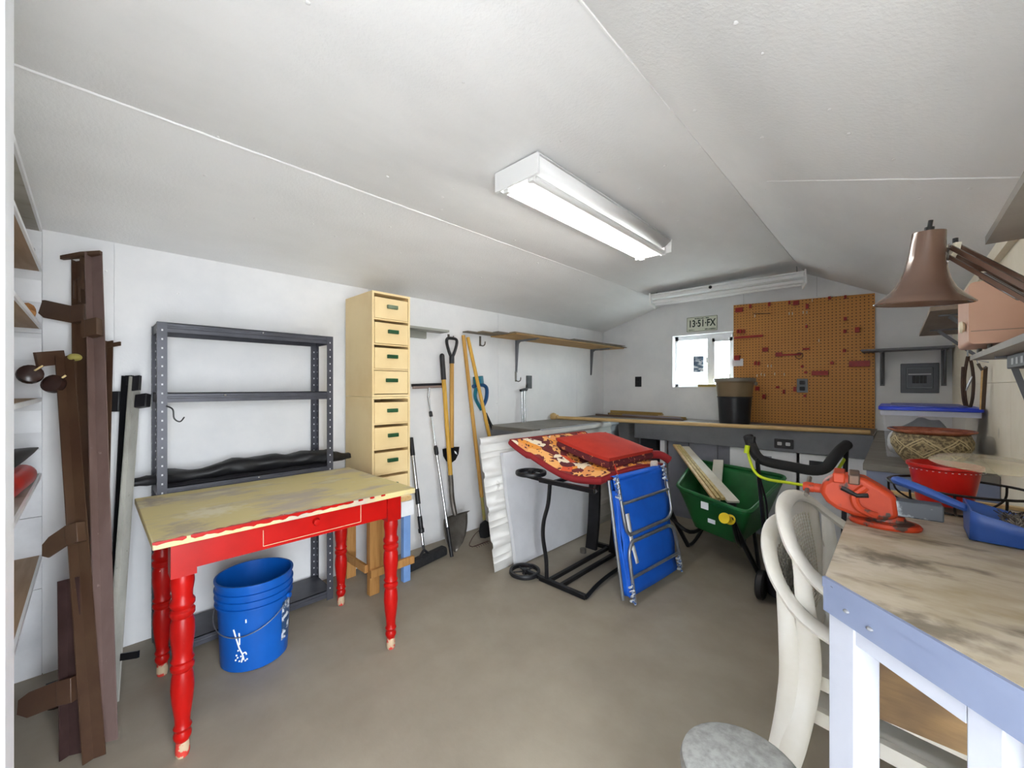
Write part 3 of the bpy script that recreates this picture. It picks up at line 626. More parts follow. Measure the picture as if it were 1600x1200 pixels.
p0, p1 = pX(731, 527, x), pX(772, 715, -2.40); p2 = p0 + (p1 - p0) * ((p0.z - .002) / (p0.z - p1.z))
if p2.x > -2.2: p2.x = -2.2
pole('wooden_pole', 'straight yellow wooden pole crossing the rake handle against white wall', 'pole', p0, p2, .0145, yellowf)
# string trimmer
x = -2.53
t = thing('string_trimmer', 'teal electric string trimmer upside down against wall behind wooden pole', 'trimmer', (x, 2.3, .75))
a, b, c = pX(746, 592, x), pX(756, 628, x), pX(753, 640, x)
teal = mat('teal_plastic', '#0f6f7f', .4, col2='#0c5f78', scale=10); tealb = mat('blue_plastic_dark', '#1a4a7a', .4)
obj('motor', MB().tube([pX(747, 588, x), pX(748, 600, x)], [.05, .052], 14, flat=.6, up=(1, 0, 0)), teal, t, bevel=.005)
obj('guard', MB().tube(spline([pX(739, 604, x), pX(751, 601, x), pX(760, 606, x), pX(760, 622, x), pX(755, 634, x)], 5), .016, 8), tealb, t)
obj('handle', MB().tube(spline([pX(744, 606, x), pX(743, 622, x), pX(752, 640, x)], 5), .015, 8), teal, t)
sh = obj('shaft', MB().tube([pX(753, 634, x), pX(762, 655, x), pX(778, 690, x + .02)], .010, 8), blackp, t)
obj('cord', MB().tube(spline([pX(760, 645, x), pX(769, 664, x + .02), pX(775, 668, x + .02), pX(776, 684, x + .02), pX(771, 686, x + .02)], 5), .004, 6), blackp, t)
# wire hoop rake on floor
c = pZ(748, 852, 0)
t = thing('garden_claw', 'small rusty wire hand rake lying on the floor by wall', 'rake', c)
rust = mat('rusty_wire', '#5b4340', .6, .3)
obj('wire_frame', MB().tube(spline([c + V((-.0, -.06, .006)), c + V((-.05, -.05, .01)), c + V((-.09, .06, .06)), c + V((-.06, .16, .09))], 6), .003, 6).tube([c + V((-.0, -.06, .006)), c + V((0, .10, .006))], .003, 6), rust, t)
for k in range(7): obj('tine', MB().tube([c + V((.0, -.05 + k * .022, .006)), c + V((.025, -.045 + k * .022, .012)), c + V((.035, -.045 + k * .022, .003))], .002, 5), rust, t)
# wall hooks
def hook(label, y, z, sc=1.0):
    t = thing('wall_hook', label, 'hook', (XL, y, z - .1 * sc), 'steel wall hooks')
    obj('plate', MB().box((XL, y - .010, z - .085 * sc), (XL + .003, y + .010, z)), steeld, t)
    obj('prong', MB().tube(spline([(XL + .003, y, z - .075 * sc), (XL + .03, y + .004, z - .085 * sc), (XL + .055, y + .004, z - .075 * sc), (XL + .06, y + .004, z - .05 * sc)], 5), .0045, 8), steeld, t)
hook('empty L-shaped steel hook on white wall left of shelf of corrugated boards', 2.30, 1.63, 1.0)
hook('steel hook that holds the D-handled spade', 1.965, 1.615, .35)
hook('large steel hook below left bracket of shelf of corrugated boards', 2.745, 1.34, 1.1)
# shelf of corrugated boards
t = thing('wall_shelf', 'brown board shelf on two steel brackets along the left wall', 'shelf', (-2.42, 3.3, 1.3))
zs = 1.632
obj('board', MB().box((XL + .004, 2.42, zs), (-2.26, 4.22, zs + .008)), ply, t)
for y in (2.75, 4.02):
    b_ = obj('bracket', MB().box((XL, y - .012, zs - .30), (XL + .005, y + .012, zs)).box((XL, y - .012, zs - .006), (-2.30, y + .012, zs - .0005)), MATS['grey_bench_paint'], t)
    obj('web', MB(Matrix(((0, 0, 1, 0), (1, 0, 0, 0), (0, 1, 0, 0), (0, 0, 0, 1))) if False else Matrix(((1, 0, 0, XL + .005), (0, 0, -1, y + .003), (0, 1, 0, zs - .006), (0, 0, 0, 1)))).prism([(0, -.285), (.008, -.285), (.03, -.03), (.05, -.012), (.24, -.008), (.24, 0), (0, 0)], .006), MATS['grey_bench_paint'], b_)
cg = mat('grey_brown_fibre_cement', '#857f76', .7, col2='#736b60', scale=6, stretch=(4, .5, 4)); cg2 = mat('weathered_board', '#9a8a72', .7, col2='#6f6456', scale=8, stretch=(5, .6, 5))
lbls = ['grey corrugated strip lying nearest the wall on the board shelf', 'grey corrugated strip second from the wall on the board shelf', 'grey corrugated strip third from the wall on the board shelf', 'grey corrugated strip at the front edge of the board shelf']
for k, (x0, y0, y1, dz, rot) in enumerate(((-2.565, 2.10, 3.9, .0, 0), (-2.495, 2.20, 4.05, .002, .01), (-2.42, 2.30, 4.2, .002, .0), (-2.345, 2.42, 4.28, .004, -.012))):
    n = 8; top_ = [(i / n * .07, .006 * (i % 2)) for i in range(n + 1)]
    poly = [(p[0], p[1] + .0) for p in top_] + [(p[0], p[1] + .005) for p in top_[::-1]]
    tag(obj('corrugated_strip', MB(Matrix.Translation((x0, y0, zs + .0085 + dz)) @ Matrix.Rotation(rot, 4, 'Z')).prism(poly, y1 - y0, Matrix(((1, 0, 0, 0), (0, 0, 1, 0), (0, 1, 0, 0), (0, 0, 0, 1)))), (cg, cg2)[k % 2], smooth=False), lbls[k], 'corrugated strip', 'corrugated strips on the board shelf')
tag(obj('flat_board', MB(Matrix.Translation((-2.52, 3.25, zs + .026)) @ Matrix.Rotation(-.035, 4, 'Z')).box((0, 0, 0), (.26, .95, .006)), cg), 'flat grey board lying across the far end of the board shelf', 'board')
# outlets
def outlet(name, label, M, w_, h_, body, slot):
    t = thing(name, label, 'outlet', M.translation)
    pl = obj('plate', MB(M).prism(rrect(-w_ / 2, -h_ / 2, w_ / 2, h_ / 2, .004), .006), body, t, bevel=.001)
    for s_ in (-1, 1):
        r_ = obj('receptacle', MB(M).prism(rrect(-w_ * .25, s_ * h_ * .22 - h_ * .14, w_ * .25, s_ * h_ * .22 + h_ * .14, .006), .008, None, .006), slot, pl)
LW = lambda y, z: Matrix(((0, 0, 1, XL), (1, 0, 0, y), (0, 1, 0, z), (0, 0, 0, 1)))
BW = lambda x, z: Matrix(((-1, 0, 0, x), (0, 0, -1, YB), (0, 1, 0, z), (0, 0, 0, 1)))
RW = lambda y, z: Matrix(((0, 0, -1, XR), (-1, 0, 0, y), (0, 1, 0, z), (0, 0, 0, 1)))
outlet('wall_outlet', 'black outlet on left wall under the board shelf', LW(2.93, 1.243), .08, .125, blackp, blackm)
outlet('wall_outlet', 'black outlet on back wall left of the window', BW(-2.125, 1.255), .075, .115, blackp, blackm)
# pair of steel bars with clamp head
t = thing('bar_clamp', 'two-bar steel clamp standing upright against left wall under the hook', 'clamp', (-2.53, 2.62, 0))
bs = V((-2.535, 2.66, 0)); bt = pX(817, 611, -2.55)
for dy in (-.016, .02): obj('bar', MB().cyl(V((bt.x + .01, bt.y + dy, 0.866)), V((bt.x, bt.y + dy, bt.z)), .008, 10), chrome, t)
obj('head', MB().beam((bt.x, bt.y - .035, bt.z + .005), (bt.x, bt.y + .06, bt.z + .02), .025, .022), blackm, t, bevel=.004)
obj('screw', MB().cyl((bt.x, bt.y + .05, bt.z), (bt.x, bt.y + .055, bt.z + .06), .008, 8), blackm, t)

# ================================================================ benches
benchtop = mat('grey_bench_top', '#7d7a74', .5, col2='#6b675f', scale=4, stretch=(.6, 3, 1), col3='#969188', scale3=10, lo3=.62, hi3=.7)
ZB = .865
t = thing('side_bench', 'grey workbench along the left wall behind the metal sheets', 'workbench', (-2.3, 3.0, 0))
obj('top', MB().box((XL + .002, 2.38, ZB - .03), (-2.05, 3.68, ZB)), benchtop, t, bevel=.002)
for y in (2.42, 3.6): 
    for x in (-2.10, -2.54): obj('leg', MB().box((x, y, 0), (x + .045, y + .045, ZB - .03)), greyp, t)
obj('apron', MB().box((-2.085, 2.40, ZB - .14), (-2.065, 3.68, ZB - .0305)), greyp, t); obj('end_apron', MB().box((XL + .002, 2.385, ZB - .14), (-2.087, 2.40, ZB - .0305)), greyp, t)
t = thing('back_workbench', 'long grey workbench with white cupboard doors along the back wall', 'workbench', (-1.3, 4.0, 0))
yf = 3.70
obj('top', MB().box((XL + .002, yf, ZB - .03), (-.115, YB - .002, ZB)), benchtop, t, bevel=.002)
ap = obj('apron', MB().box((-1.86, yf - .018, ZB - .165), (-.117, yf - .0005, ZB - .0)), greyp, t, bevel=.002)
obj('side_panel', MB().box((-1.85, yf + .05, 0), (-1.83, YB - .01, ZB - .03)), greyp, t); obj('leg', MB().box((-1.62, yf + .02, 0), (-1.575, yf + .065, ZB - .03)), trimw, t)
gp = mat('grey_cupboard_paint', '#83858f', .5, col2='#787a85', scale=4)
for x0, x1 in ((-1.545, -1.36), (-1.355, -1.12)): obj('panel', MB().box((x0, yf + .03, .06), (x1, yf + .048, ZB - .04)), gp, t)
obj('stile', MB().box((-1.115, yf + .03, 0), (-1.02, yf + .05, ZB - .04)), gp, t)
for i, (x0, x1) in enumerate(((-1.015, -.555), (-.535, -.13))):
    d = obj('door', MB().box((x0, yf + .005, .08), (x1, yf + .023, ZB - .17)), trimw, t, bevel=.002)
    obj('handle_slot', MB().box((x0 + (.22 if i == 0 else .06), yf + .002, ZB - .25), (x0 + (.30 if i == 0 else .17), yf + .0048, ZB - .215)), gp if i == 0 else blackp, d)
obj('base', MB().box((-1.545, yf + .06, 0), (-.13, yf + .10, .08)), gp, t)
BA = Matrix(((1, 0, 0, -.63), (0, 0, -1, yf - .018), (0, 1, 0, ZB - .105), (0, 0, 0, 1)))
pl = obj('outlet_plate', MB(BA).prism(rrect(-.062, -.036, .062, .036, .005), .005), blackp, t)
for s_ in (-1, 1): obj('receptacle', MB(BA).prism(rrect(s_ * .027 - .015, -.013, s_ * .027 + .015, .013, .005), .007, None, .005), ltgrey, pl)
t = thing('right_bench', 'grey bench along the right wall under the clear storage box', 'workbench', (.09, 3.3, 0))
ZC = .855
obj('top', MB().box((-.112, 2.40, ZC - .03), (XR - .002, YB - .002, ZC)), benchtop, t, bevel=.002)
obj('end_panel', MB().box((-.10, 2.405, .0), (XR - .002, 2.425, ZC - .0305)), bluegrey, t)
obj('front_panel', MB().box((-.105, 2.426, .0), (-.085, YB - .004, ZC - .0305)), trimw, t)

# ---------------------------------------------------------------- on the back bench
ra, rb = V((-2.50, yf - .02, ZB + .0)), V((-.13, yf + .0, ZB + .0))
ra = pZ(878, 648, ZB + .022); rb = pZ(1368, 682, ZB + .017)
ra = V((-2.50, 3.30, ZB + .018)); rb = V((-.135, 3.72, ZB + .018))
t = thing('curtain_rod', 'long pale wooden curtain rod with ball finial lying along the bench edge', 'curtain rod', (-1.3, 3.7, ZB))
obj('rod', MB().cyl(ra, rb, .0165, 14), woodl, t)
d = (ra - rb).normalized()
obj('finial', MB().lathe([(.016, 0), (.024, .008), (.018, .018), (.034, .035), (.040, .055), (.034, .075), (.016, .09), (.02, .098), (.008, .11), (0, .112)], zframe(ra + V((0, 0, .008)), d), 18), woodl, t)
mo = mat('gilt_frame_wood', '#a98c4e', .45, col2='#8d7038', scale=6, stretch=(.5, 5, 5)); mo2 = mat('dark_frame_wood', '#5e4c42', .5, col2='#75635a', scale=6, stretch=(.5, 5, 5)); mo3 = mat('silver_frame_wood', '#8d8697', .4, .3)
for lab_, x0, x1, y, z, h, w_, m in (
        ('gilt picture-frame moulding lying on top of strips on back bench', -2.42, -1.80, 4.22, .03, .028, .05, mo),
        ('yellow wood moulding strip lying behind the curtain rod', -2.40, -1.52, 4.14, 0, .03, .03, mo),
        ('dark brown moulding strip nearest the curtain rod on back bench', -2.50, -1.50, 4.02, 0, .022, .035, mo2),
        ('silver moulding strip with carved end on back bench', -2.2, -1.55, 4.08, 0, .028, .03, mo3),
        ('dark moulding strip against back wall under the gilt moulding', -2.45, -1.85, 4.22, 0, .028, .06, mo2)):
    tag(obj('moulding_strip', MB(frame((x0, y, ZB + z + .0005), (1, -.04, 0))).prism([(-w_ / 2, 0), (w_ / 2, 0), (w_ / 2, h * .4), (w_ * .2, h * .55), (0, h), (-w_ / 2, h)], x1 - x0, Matrix(((0, 0, 1, 0), (1, 0, 0, 0), (0, 1, 0, 0), (0, 0, 0, 1)))), m), lab_, 'moulding', 'moulding strips on the back bench')
c = V((-1.055, 3.99, ZB + .0005))
t = thing('black_bucket', 'black tapered plastic bucket standing on bench under the pegboard', 'bucket', c)
obj('shell', MB().olathe([(0, 0), (.118, 0), (.122, .004), (.136, .236), (.141, .238), (.141, .246), (.133, .246), (.119, .01), (0, .008)], Matrix.Translation(c), 36), mat('black_bucket_plastic', '#1b1c20', .35, col2='#25262b', scale=5), t)
t = thing('tan_bucket', 'tan translucent pail nested inside the black bucket', 'bucket', c + V((0, 0, .02)))
obj('shell', MB().olathe([(0, 0), (.10, 0), (.11, .004), (.132, .22), (.136, .232), (.152, .36), (.163, .364), (.163, .392), (.158, .398), (.149, .396), (.128, .225), (.108, .01), (0, .008)], Matrix.Translation(c + V((0, 0, .012))), 36), mat('tan_plastic', '#7d6a4f', .45, col2='#857357', scale=4), t)
rim = obj('rim', MB().olathe([(.1635, .368), (.168, .370), (.168, .394), (.1635, .396)], Matrix.Translation(c + V((0, 0, .012))), 36), mat('grey_tan_plastic', '#7b766c', .4), t)
obj('ear', MB().box((c.x + .16, c.y - .02, c.z + .345), (c.x + .178, c.y + .015, c.z + .375)), MATS['grey_tan_plastic'], t)
# fret-saw like wooden bar on the sill
t = thing('bow_saw', 'small wooden clamp bar with wire loops on the window sill', 'clamp', (-1.30, YB - .0, WZ0))
obj('bar', MB().box((-1.46, YB - .045, WZ0 + .001), (-1.17, YB + .0, WZ0 + .025)), mat('olive_wood', '#a08a4c', .6), t)
obj('loop', MB().tube(spline([(-1.245, YB - .03, WZ0 + .025), (-1.225, YB - .03, WZ0 + .11), (-1.21, YB - .03, WZ0 + .135), (-1.2, YB - .03, WZ0 + .11), (-1.19, YB - .03, WZ0 + .025)], 5), .004, 6), mat('brown_wire', '#5a4436', .5), t)
obj('post', MB().cyl((-1.175, YB - .03, WZ0 + .02), (-1.172, YB - .03, WZ0 + .13), .004, 6), MATS['brown_wire'], t)
obj('knob', MB().cyl((-1.215, YB - .03, WZ0 - .06), (-1.19, YB - .03, WZ0 + .003), .012, 10).cyl((-1.26, YB - .03, WZ0 - .035), (-1.19, YB - .03, WZ0 - .035), .009, 10), blackm, t)
# licence plate
PM = BW(-1.438, 1.838) @ Matrix.Rotation(math.radians(-1.5), 4, 'Z')
PM = Matrix(((1, 0, 0, -1.438), (0, 0, -1, YB), (0, 1, 0, 1.838), (0, 0, 0, 1))) @ Matrix.Rotation(math.radians(-1.0), 4, 'Z')
t = thing('licence_plate', 'old white licence plate reading 13-51-FX above the window', 'licence plate', (-1.438, YB, 1.76))
pm = mat('plate_white', '#dfe2d3', .5, col2='#cfd3c0', scale=8); pk = mat('plate_dark_green', '#27352c', .5)
obj('plate', MB(PM).prism(rrect(-.15, -.076, .15, .076, .012), .003), pm, t)
bd = MB(PM); 
for a, b in (((-.147, -.073), (.147, -.070)), ((-.147, .070), (.147, .073)), ((-.147, -.073), (-.144, .073)), ((.144, -.073), (.147, .073))): bd.box((a[0], a[1], .003), (b[0], b[1], .0042))
obj('border', bd, pk, t)
obj('lettering', text_mb('13·51·FX', .098, PM @ Matrix.Translation((0, .004, .0042)), .0008, sx=.72), pk, t)
for a, b in (((-.07, .052), (.07, .062)), ((-.135, -.062), (-.07, -.052)), ((.03, -.062), (.135, -.05))): obj('small_print', MB(PM).box((*a, .003), (*b, .0036)), mat('plate_small_print', '#b9bfae', .5, col2='#4e5a50', scale=90, lo=.45, hi=.55), t)

# ================================================================ pegboard with hooks
def pegmat():
    m = bpy.data.materials.new('pegboard_hardboard'); m.use_nodes = True; nt = m.node_tree; b = nt.nodes['Principled BSDF']; b.inputs['Roughness'].default_value = .55
    tc = nt.nodes.new('ShaderNodeTexCoord'); vm = nt.nodes.new('ShaderNodeVectorMath'); vm.operation = 'MULTIPLY'; vm.inputs[1].default_value = (1 / .0254, 0, 1 / .0254)
    fr_ = nt.nodes.new('ShaderNodeVectorMath'); fr_.operation = 'FRACTION'; ds = nt.nodes.new('ShaderNodeVectorMath'); ds.operation = 'DISTANCE'; ds.inputs[1].default_value = (.5, 0, .5)
    mr = nt.nodes.new('ShaderNodeMapRange'); mr.inputs[1].default_value = .15; mr.inputs[2].default_value = .2
    mx = nt.nodes.new('ShaderNodeMix'); mx.data_type = 'RGBA'; mx.inputs[6].default_value = lin('#4a2f14')
    nz = nt.nodes.new('ShaderNodeTexNoise'); nz.inputs['Scale'].default_value = 3; mx2 = nt.nodes.new('ShaderNodeMix'); mx2.data_type = 'RGBA'; mx2.inputs[6].default_value = lin('#cf9045'); mx2.inputs[7].default_value = lin('#bf8039')
    L_ = nt.links.new
    L_(tc.outputs['Object'], vm.inputs[0]); L_(vm.outputs[0], fr_.inputs[0]); L_(fr_.outputs[0], ds.inputs[0]); L_(ds.outputs['Value'], mr.inputs[0]); L_(mr.outputs[0], mx.inputs[0])
    L_(tc.outputs['Object'], nz.inputs[0]); L_(nz.outputs[0], mx2.inputs[0]); L_(mx2.outputs[2], mx.inputs[7]); L_(mx.outputs[2], b.inputs['Base Color']); return m
pgx0, pgx1, pgz0, pgz1 = -1.14, -.128, ZB + .002, 1.958
t = thing('pegboard', 'brown perforated pegboard with scattered red hooks above back bench', 'pegboard', ((pgx0 + pgx1) / 2, YB, pgz0))
zr = min(pgz1 - .02, gable(pgx1) - .006)
obj('board', MB(Matrix(((1, 0, 0, 0), (0, 0, -1, YB), (0, 1, 0, 0), (0, 0, 0, 1)))).prism([(pgx0, pgz0), (pgx1, pgz0), (pgx1, zr), (pgx0, pgz1 + .025)], .018, None, .002), pegmat(), t, smooth=False)
yp = YB - .018
def P_(cx_, cy_): q = onp(1120 + cx_ / 5, 440 + cy_ / 5, 1, yp); return q.x, q.z
rh = mat('red_peg_hook', '#a5261c', .4, col2='#8f1d16', scale=20); wp = mat('clear_white_peg', '#e6dfc9', .4)
for (cx_, cy_, w_, h_) in ((178, 222, 50, 34), (265, 195, 14, 28), (413, 178, 14, 28), (570, 165, 12, 24), (622, 168, 34, 30), (708, 195, 16, 34), (882, 130, 14, 20), (1006, 122, 12, 22), (168, 390, 14, 28), (190, 390, 14, 28), (215, 390, 14, 28), (250, 432, 195, 16), (382, 532, 36, 30), (487, 570, 40, 30), (575, 572, 130, 12), (700, 527, 40, 12), (1005, 292, 16, 22), (1002, 390, 16, 22), (998, 540, 16, 20), (1098, 378, 22, 34), (902, 636, 18, 18), (670, 664, 14, 16), (697, 710, 16, 16), (305, 638, 14, 28), (330, 640, 14, 28), (162, 596, 38, 38), (320, 835, 26, 30), (372, 898, 20, 32), (478, 825, 20, 16), (528, 860, 14, 30), (612, 840, 16, 34), (690, 892, 14, 18), (808, 715, 92, 30), (1115, 642, 105, 38), (703, 352, 12, 20)):
    x, z = P_(cx_, cy_); sw_, sh_ = w_ / 5 / 165, h_ / 5 / 165
    obj('hook', MB().box((x - sw_ / 2, yp - .022, z - sh_ / 2), (x + sw_ / 2, yp, z + sh_ / 2)).box((x - sw_ / 2, yp - .028, z - sh_ / 2), (x + sw_ / 2, yp - .022, z + sh_ * .1)), rh, t)
for (cx_, cy_) in ((300, 270), (568, 252), (594, 252), (677, 242), (706, 242), (800, 462), (402, 660), (428, 660), (455, 722), (318, 735), (350, 725), (375, 730), (748, 148), (530, 725), (700, 345)):
    x, z = P_(cx_, cy_); obj('pin', MB().cyl((x, yp, z + .008), (x, yp - .018, z + .008), .0025, 6).cyl((x, yp - .016, z - .012), (x, yp - .016, z + .012), .003, 6), wp, t)
for cx0, cx1, cy_ in ((285, 420, 250),):
    a = P_(cx0, cy_); b = P_(cx1, cy_); obj('wire_rail', MB().cyl((a[0], yp - .008, a[1]), (b[0], yp - .008, b[1]), .0035, 6), MATS['brown_wire'], t)
a = P_(645, 580); obj('wire_ring', MB().tube([(a[0] + .028 * math.cos(k * math.pi / 8), yp - .012, a[1] + .026 * math.sin(k * math.pi / 8)) for k in range(16)], .003, 6, True), MATS['brown_wire'], t)
a = P_(165, 632); tag(obj('paper_note', MB().box((a[0] - .05, yp - .002, a[1] - .035), (a[0] + .045, yp - .0005, a[1] + .035)), trimw), 'blank white card pinned on left edge of pegboard', 'card')
outlet('wall_outlet', 'grey metal outlet plate set in the pegboard', Matrix(((1, 0, 0, -.597), (0, 0, -1, yp), (0, 1, 0, 1.208), (0, 0, 0, 1))), .078, .12, mat('grey_outlet_plate', '#6c6f74', .4, .3), blackp)

# ================================================================ back right corner: shelf and breaker panel
t = thing('bracket_shelf', 'grey shelf on two steel brackets over the breaker panel', 'shelf', (.04, 4.2, 1.2))
obj('board', MB().box((-.20, 4.06, 1.468), (XR - .004, YB - .02, 1.482)), greyp, t)
for x in (-.085, .245):
    b_ = obj('bracket', MB().box((x - .014, YB - .006, 1.205), (x + .014, YB, 1.4675)).box((x - .014, YB - .2, 1.46), (x + .014, YB, 1.4675)), greyp, t)
    obj('gusset', MB(Matrix(((0, 0, 1, x - .004), (1, 0, 0, YB - .006), (0, 1, 0, 1.22), (0, 0, 0, 1)))).prism([(0, 0), (0, .24), (-.15, .24), (-.012, .01)], .008), greyp, b_)
bpm = mat('breaker_grey_enamel', '#5e6168', .4, .2, col2='#54575e', scale=6)
t = thing('breaker_panel', 'grey electrical breaker panel with four black switches under bracket shelf', 'breaker panel', (.12, YB, 1.155))
obj('cover', MB().box((.018, YB - .014, 1.152), (.222, YB, 1.374)), bpm, t, bevel=.003)
obj('inner_frame', MB().box((.048, YB - .024, 1.185), (.192, YB - .0145, 1.345)), mat('breaker_light_enamel', '#767a80', .4, .2), t, bevel=.006)
dr = obj('door', MB().box((.056, YB - .028, 1.195), (.184, YB - .0245, 1.335)), bpm, t)
obj('bright_strip', MB().box((.06, YB - .0295, 1.288), (.18, YB - .0282, 1.296)), ltgrey, dr)
for k in range(4): obj('breaker_switch', MB().box((.082 + k * .0195, YB - .034, 1.225), (.098 + k * .0195, YB - .0282, 1.28)), blackp, dr, bevel=.001)

# ================================================================ metal sheets and foam board leaning on the side bench
sheetm = mat('pale_grey_sheet_metal', '#d3d2cf', .45, .1, col2='#c4c2be', scale=5, stretch=(1, .4, 1), col3='#8f8b85', scale3=9, lo3=.66, hi3=.76)
def ribbed(label, bx_, tx_, y0, y1, z0, hgt, m):
    p, q = V((bx_, y0, z0)), V((tx_, y0, z0 + hgt)); d = (q - p).normalized(); n_ = V((d.z, 0, -d.x)); prof = []; H = (q - p).length; u = 0
    while u < H:
        for du, w_ in ((0, 0), (.05, 0), (.052, .003), (.056, 0), (.09, 0), (.092, .003), (.096, 0), (.14, 0), (.155, .015), (.182, .015), (.197, 0)):
            if u + du <= H: prof.append((u + du, w_))
        u += .225
    prof.append((H, 0))
    ny = 4
    mb = MB(); rows = []
    for k in range(ny + 1):
        y = y0 + (y1 - y0) * k / ny
        rows.append([p + d * a + n_ * w_ + V((0, y - y0, 0)) for a, w_ in prof])
    nn_ = len(prof); vs = [v for r in rows for v in r]
    mb.add(vs, [(i * nn_ + j, i * nn_ + j + 1, (i + 1) * nn_ + j + 1, (i + 1) * nn_ + j) for i in range(ny) for j in range(nn_ - 1)])
    o = tag(obj('metal_sheet', mb, m, solid=.0012, ang=20), label, 'metal sheet', 'ribbed metal sheets'); return o
ribbed('pale ribbed metal sheet leaning on side bench behind the white foam board', -1.875, -2.028, 1.80, 3.5, .0015, .855, sheetm)
ribbed('inner ribbed metal sheet rising above the others at the far end of side bench', -1.925, -2.035, 2.45, 3.66, .0015, .862, mat('blue_grey_sheet_metal', '#bcc0c6', .35, .4, col2='#a6aab0', scale=5))
M = frame((-1.853, 1.955, .001), (0, 1, 0), (-.13, 0, .745))
tag(obj('foam_board', MB(M).prism([(0, 0), (.95, 0), (.96, .4), (.955, .75), (.0, .75), (-.004, .4), (.004, .2)], .028, Matrix(((1, 0, 0, 0), (0, 0, -1, 0), (0, 1, 0, 0), (0, 0, 0, 1)))), mat('white_foam', '#d8d9dd', .8, col2='#cfd0d4', scale=5, bump=.1, bscale=120)), 'white foam insulation board leaning in front of the ribbed metal sheets', 'foam board')

# ================================================================ black chaise frame lying on its side
t = thing('chaise_frame', 'black steel chaise longue frame with wheels standing on its side', 'chaise longue', (-1.5, 2.2, 0))
ya_, xb_ = 1.925, -1.265
for z in (.016, .622):
    lo_ = z < .1
    obj('end_bar', MB().beam((-1.60, ya_, z), (xb_ + (0 if lo_ else .06), ya_ - (0 if lo_ else .0), z), .028, .026), blackm, t, bevel=.003)
    obj('side_rail', MB().tube(spline([(xb_ + (0 if lo_ else .06), ya_, z), (xb_ - .035, ya_ + .2, z), (xb_ - .045, ya_ + .45, z), (xb_ - .02, ya_ + .72, z)], 6), .015, 4), blackm, t)
    obj('wheel_stub', MB().beam((-1.70, ya_ - .01, z + .012), (-1.59, ya_, z + .004), .022, .02), blackm, t)
for x in (-1.54, -1.45): obj('long_bar', MB().beam((x, ya_ + .014, .014), (x, ya_ + .72, .014), .022, .022), blackm, t)
obj('long_bar', MB().beam((-1.53, ya_ + .014, .61), (-1.53, ya_ + .72, .61), .022, .022), blackm, t)
obj('far_bar', MB().beam((-1.70, ya_ + .70, .018), (xb_ - .02, ya_ + .73, .018), .026, .03), blackm, t)
obj('far_bar', MB().beam((-1.56, ya_ + .73, .622), (xb_ - .02, ya_ + .73, .622), .026, .026), blackm, t)
obj('curved_leg', MB().tube(spline([(-1.55, ya_ + .005, .02), (-1.555, ya_ + .005, .14), (-1.575, ya_, .27), (-1.57, ya_, .37), (-1.535, ya_, .49), (-1.525, ya_ + .005, .615)], 6), .0125, 8), blackm, t)
for (x, y, w_) in ((-1.585, 2.50, .085), (-1.43, 2.545, .07), (-1.345, 2.46, .03)):
    up4 = spline([(x - .012, y, .03), (x + .006, y, .2), (x + .016, y, .4), (x + .02, y, .61)], 4)
    um = MB(); vs = [(p_.x + dx_ * w_ / 2, p_.y + dy_ * .012, p_.z) for p_ in up4 for dx_, dy_ in ((-1, -1), (1, -1), (1, 1), (-1, 1))]
    um.add(vs, [(i * 4 + k, i * 4 + (k + 1) % 4, i * 4 + 4 + (k + 1) % 4, i * 4 + 4 + k) for i in range(len(up4) - 1) for k in range(4)] + [(3, 2, 1, 0), tuple(len(vs) - 4 + k for k in range(4))])
    obj('upright', um, blackm, t)
obj('ratchet', MB().lathe([(0, 0), (.022, 0), (.022, .03), (0, .03)], frame((-1.60, 2.40, .03), (1, 0, 0)), 12), steeld, t)
for z in (.024, .655):
    c = V((-1.715, ya_ - .012, z)) if z < .1 else V((-1.70, ya_ + .03, z - .008))
    wlm = obj('wheel', MB().olathe([(.082, -.012), (.097, -.012), (.1, -.006), (.1, .006), (.097, .012), (.082, .012), (.08, 0), (.082, -.012)], Matrix.Translation(c), 32), blackp, t)
    obj('hub', MB().lathe([(.0, -.014), (.018, -.014), (.018, .018), (0, .018)], Matrix.Translation(c), 12), blackp, wlm)
    for k in range(5):
        a = k * 2 * math.pi / 5 + .3; obj('spoke', MB().beam(c + V((math.cos(a) * .015, math.sin(a) * .015, 0)), c + V((math.cos(a) * .083, math.sin(a) * .083, 0)), .009, .006), blackp, wlm)

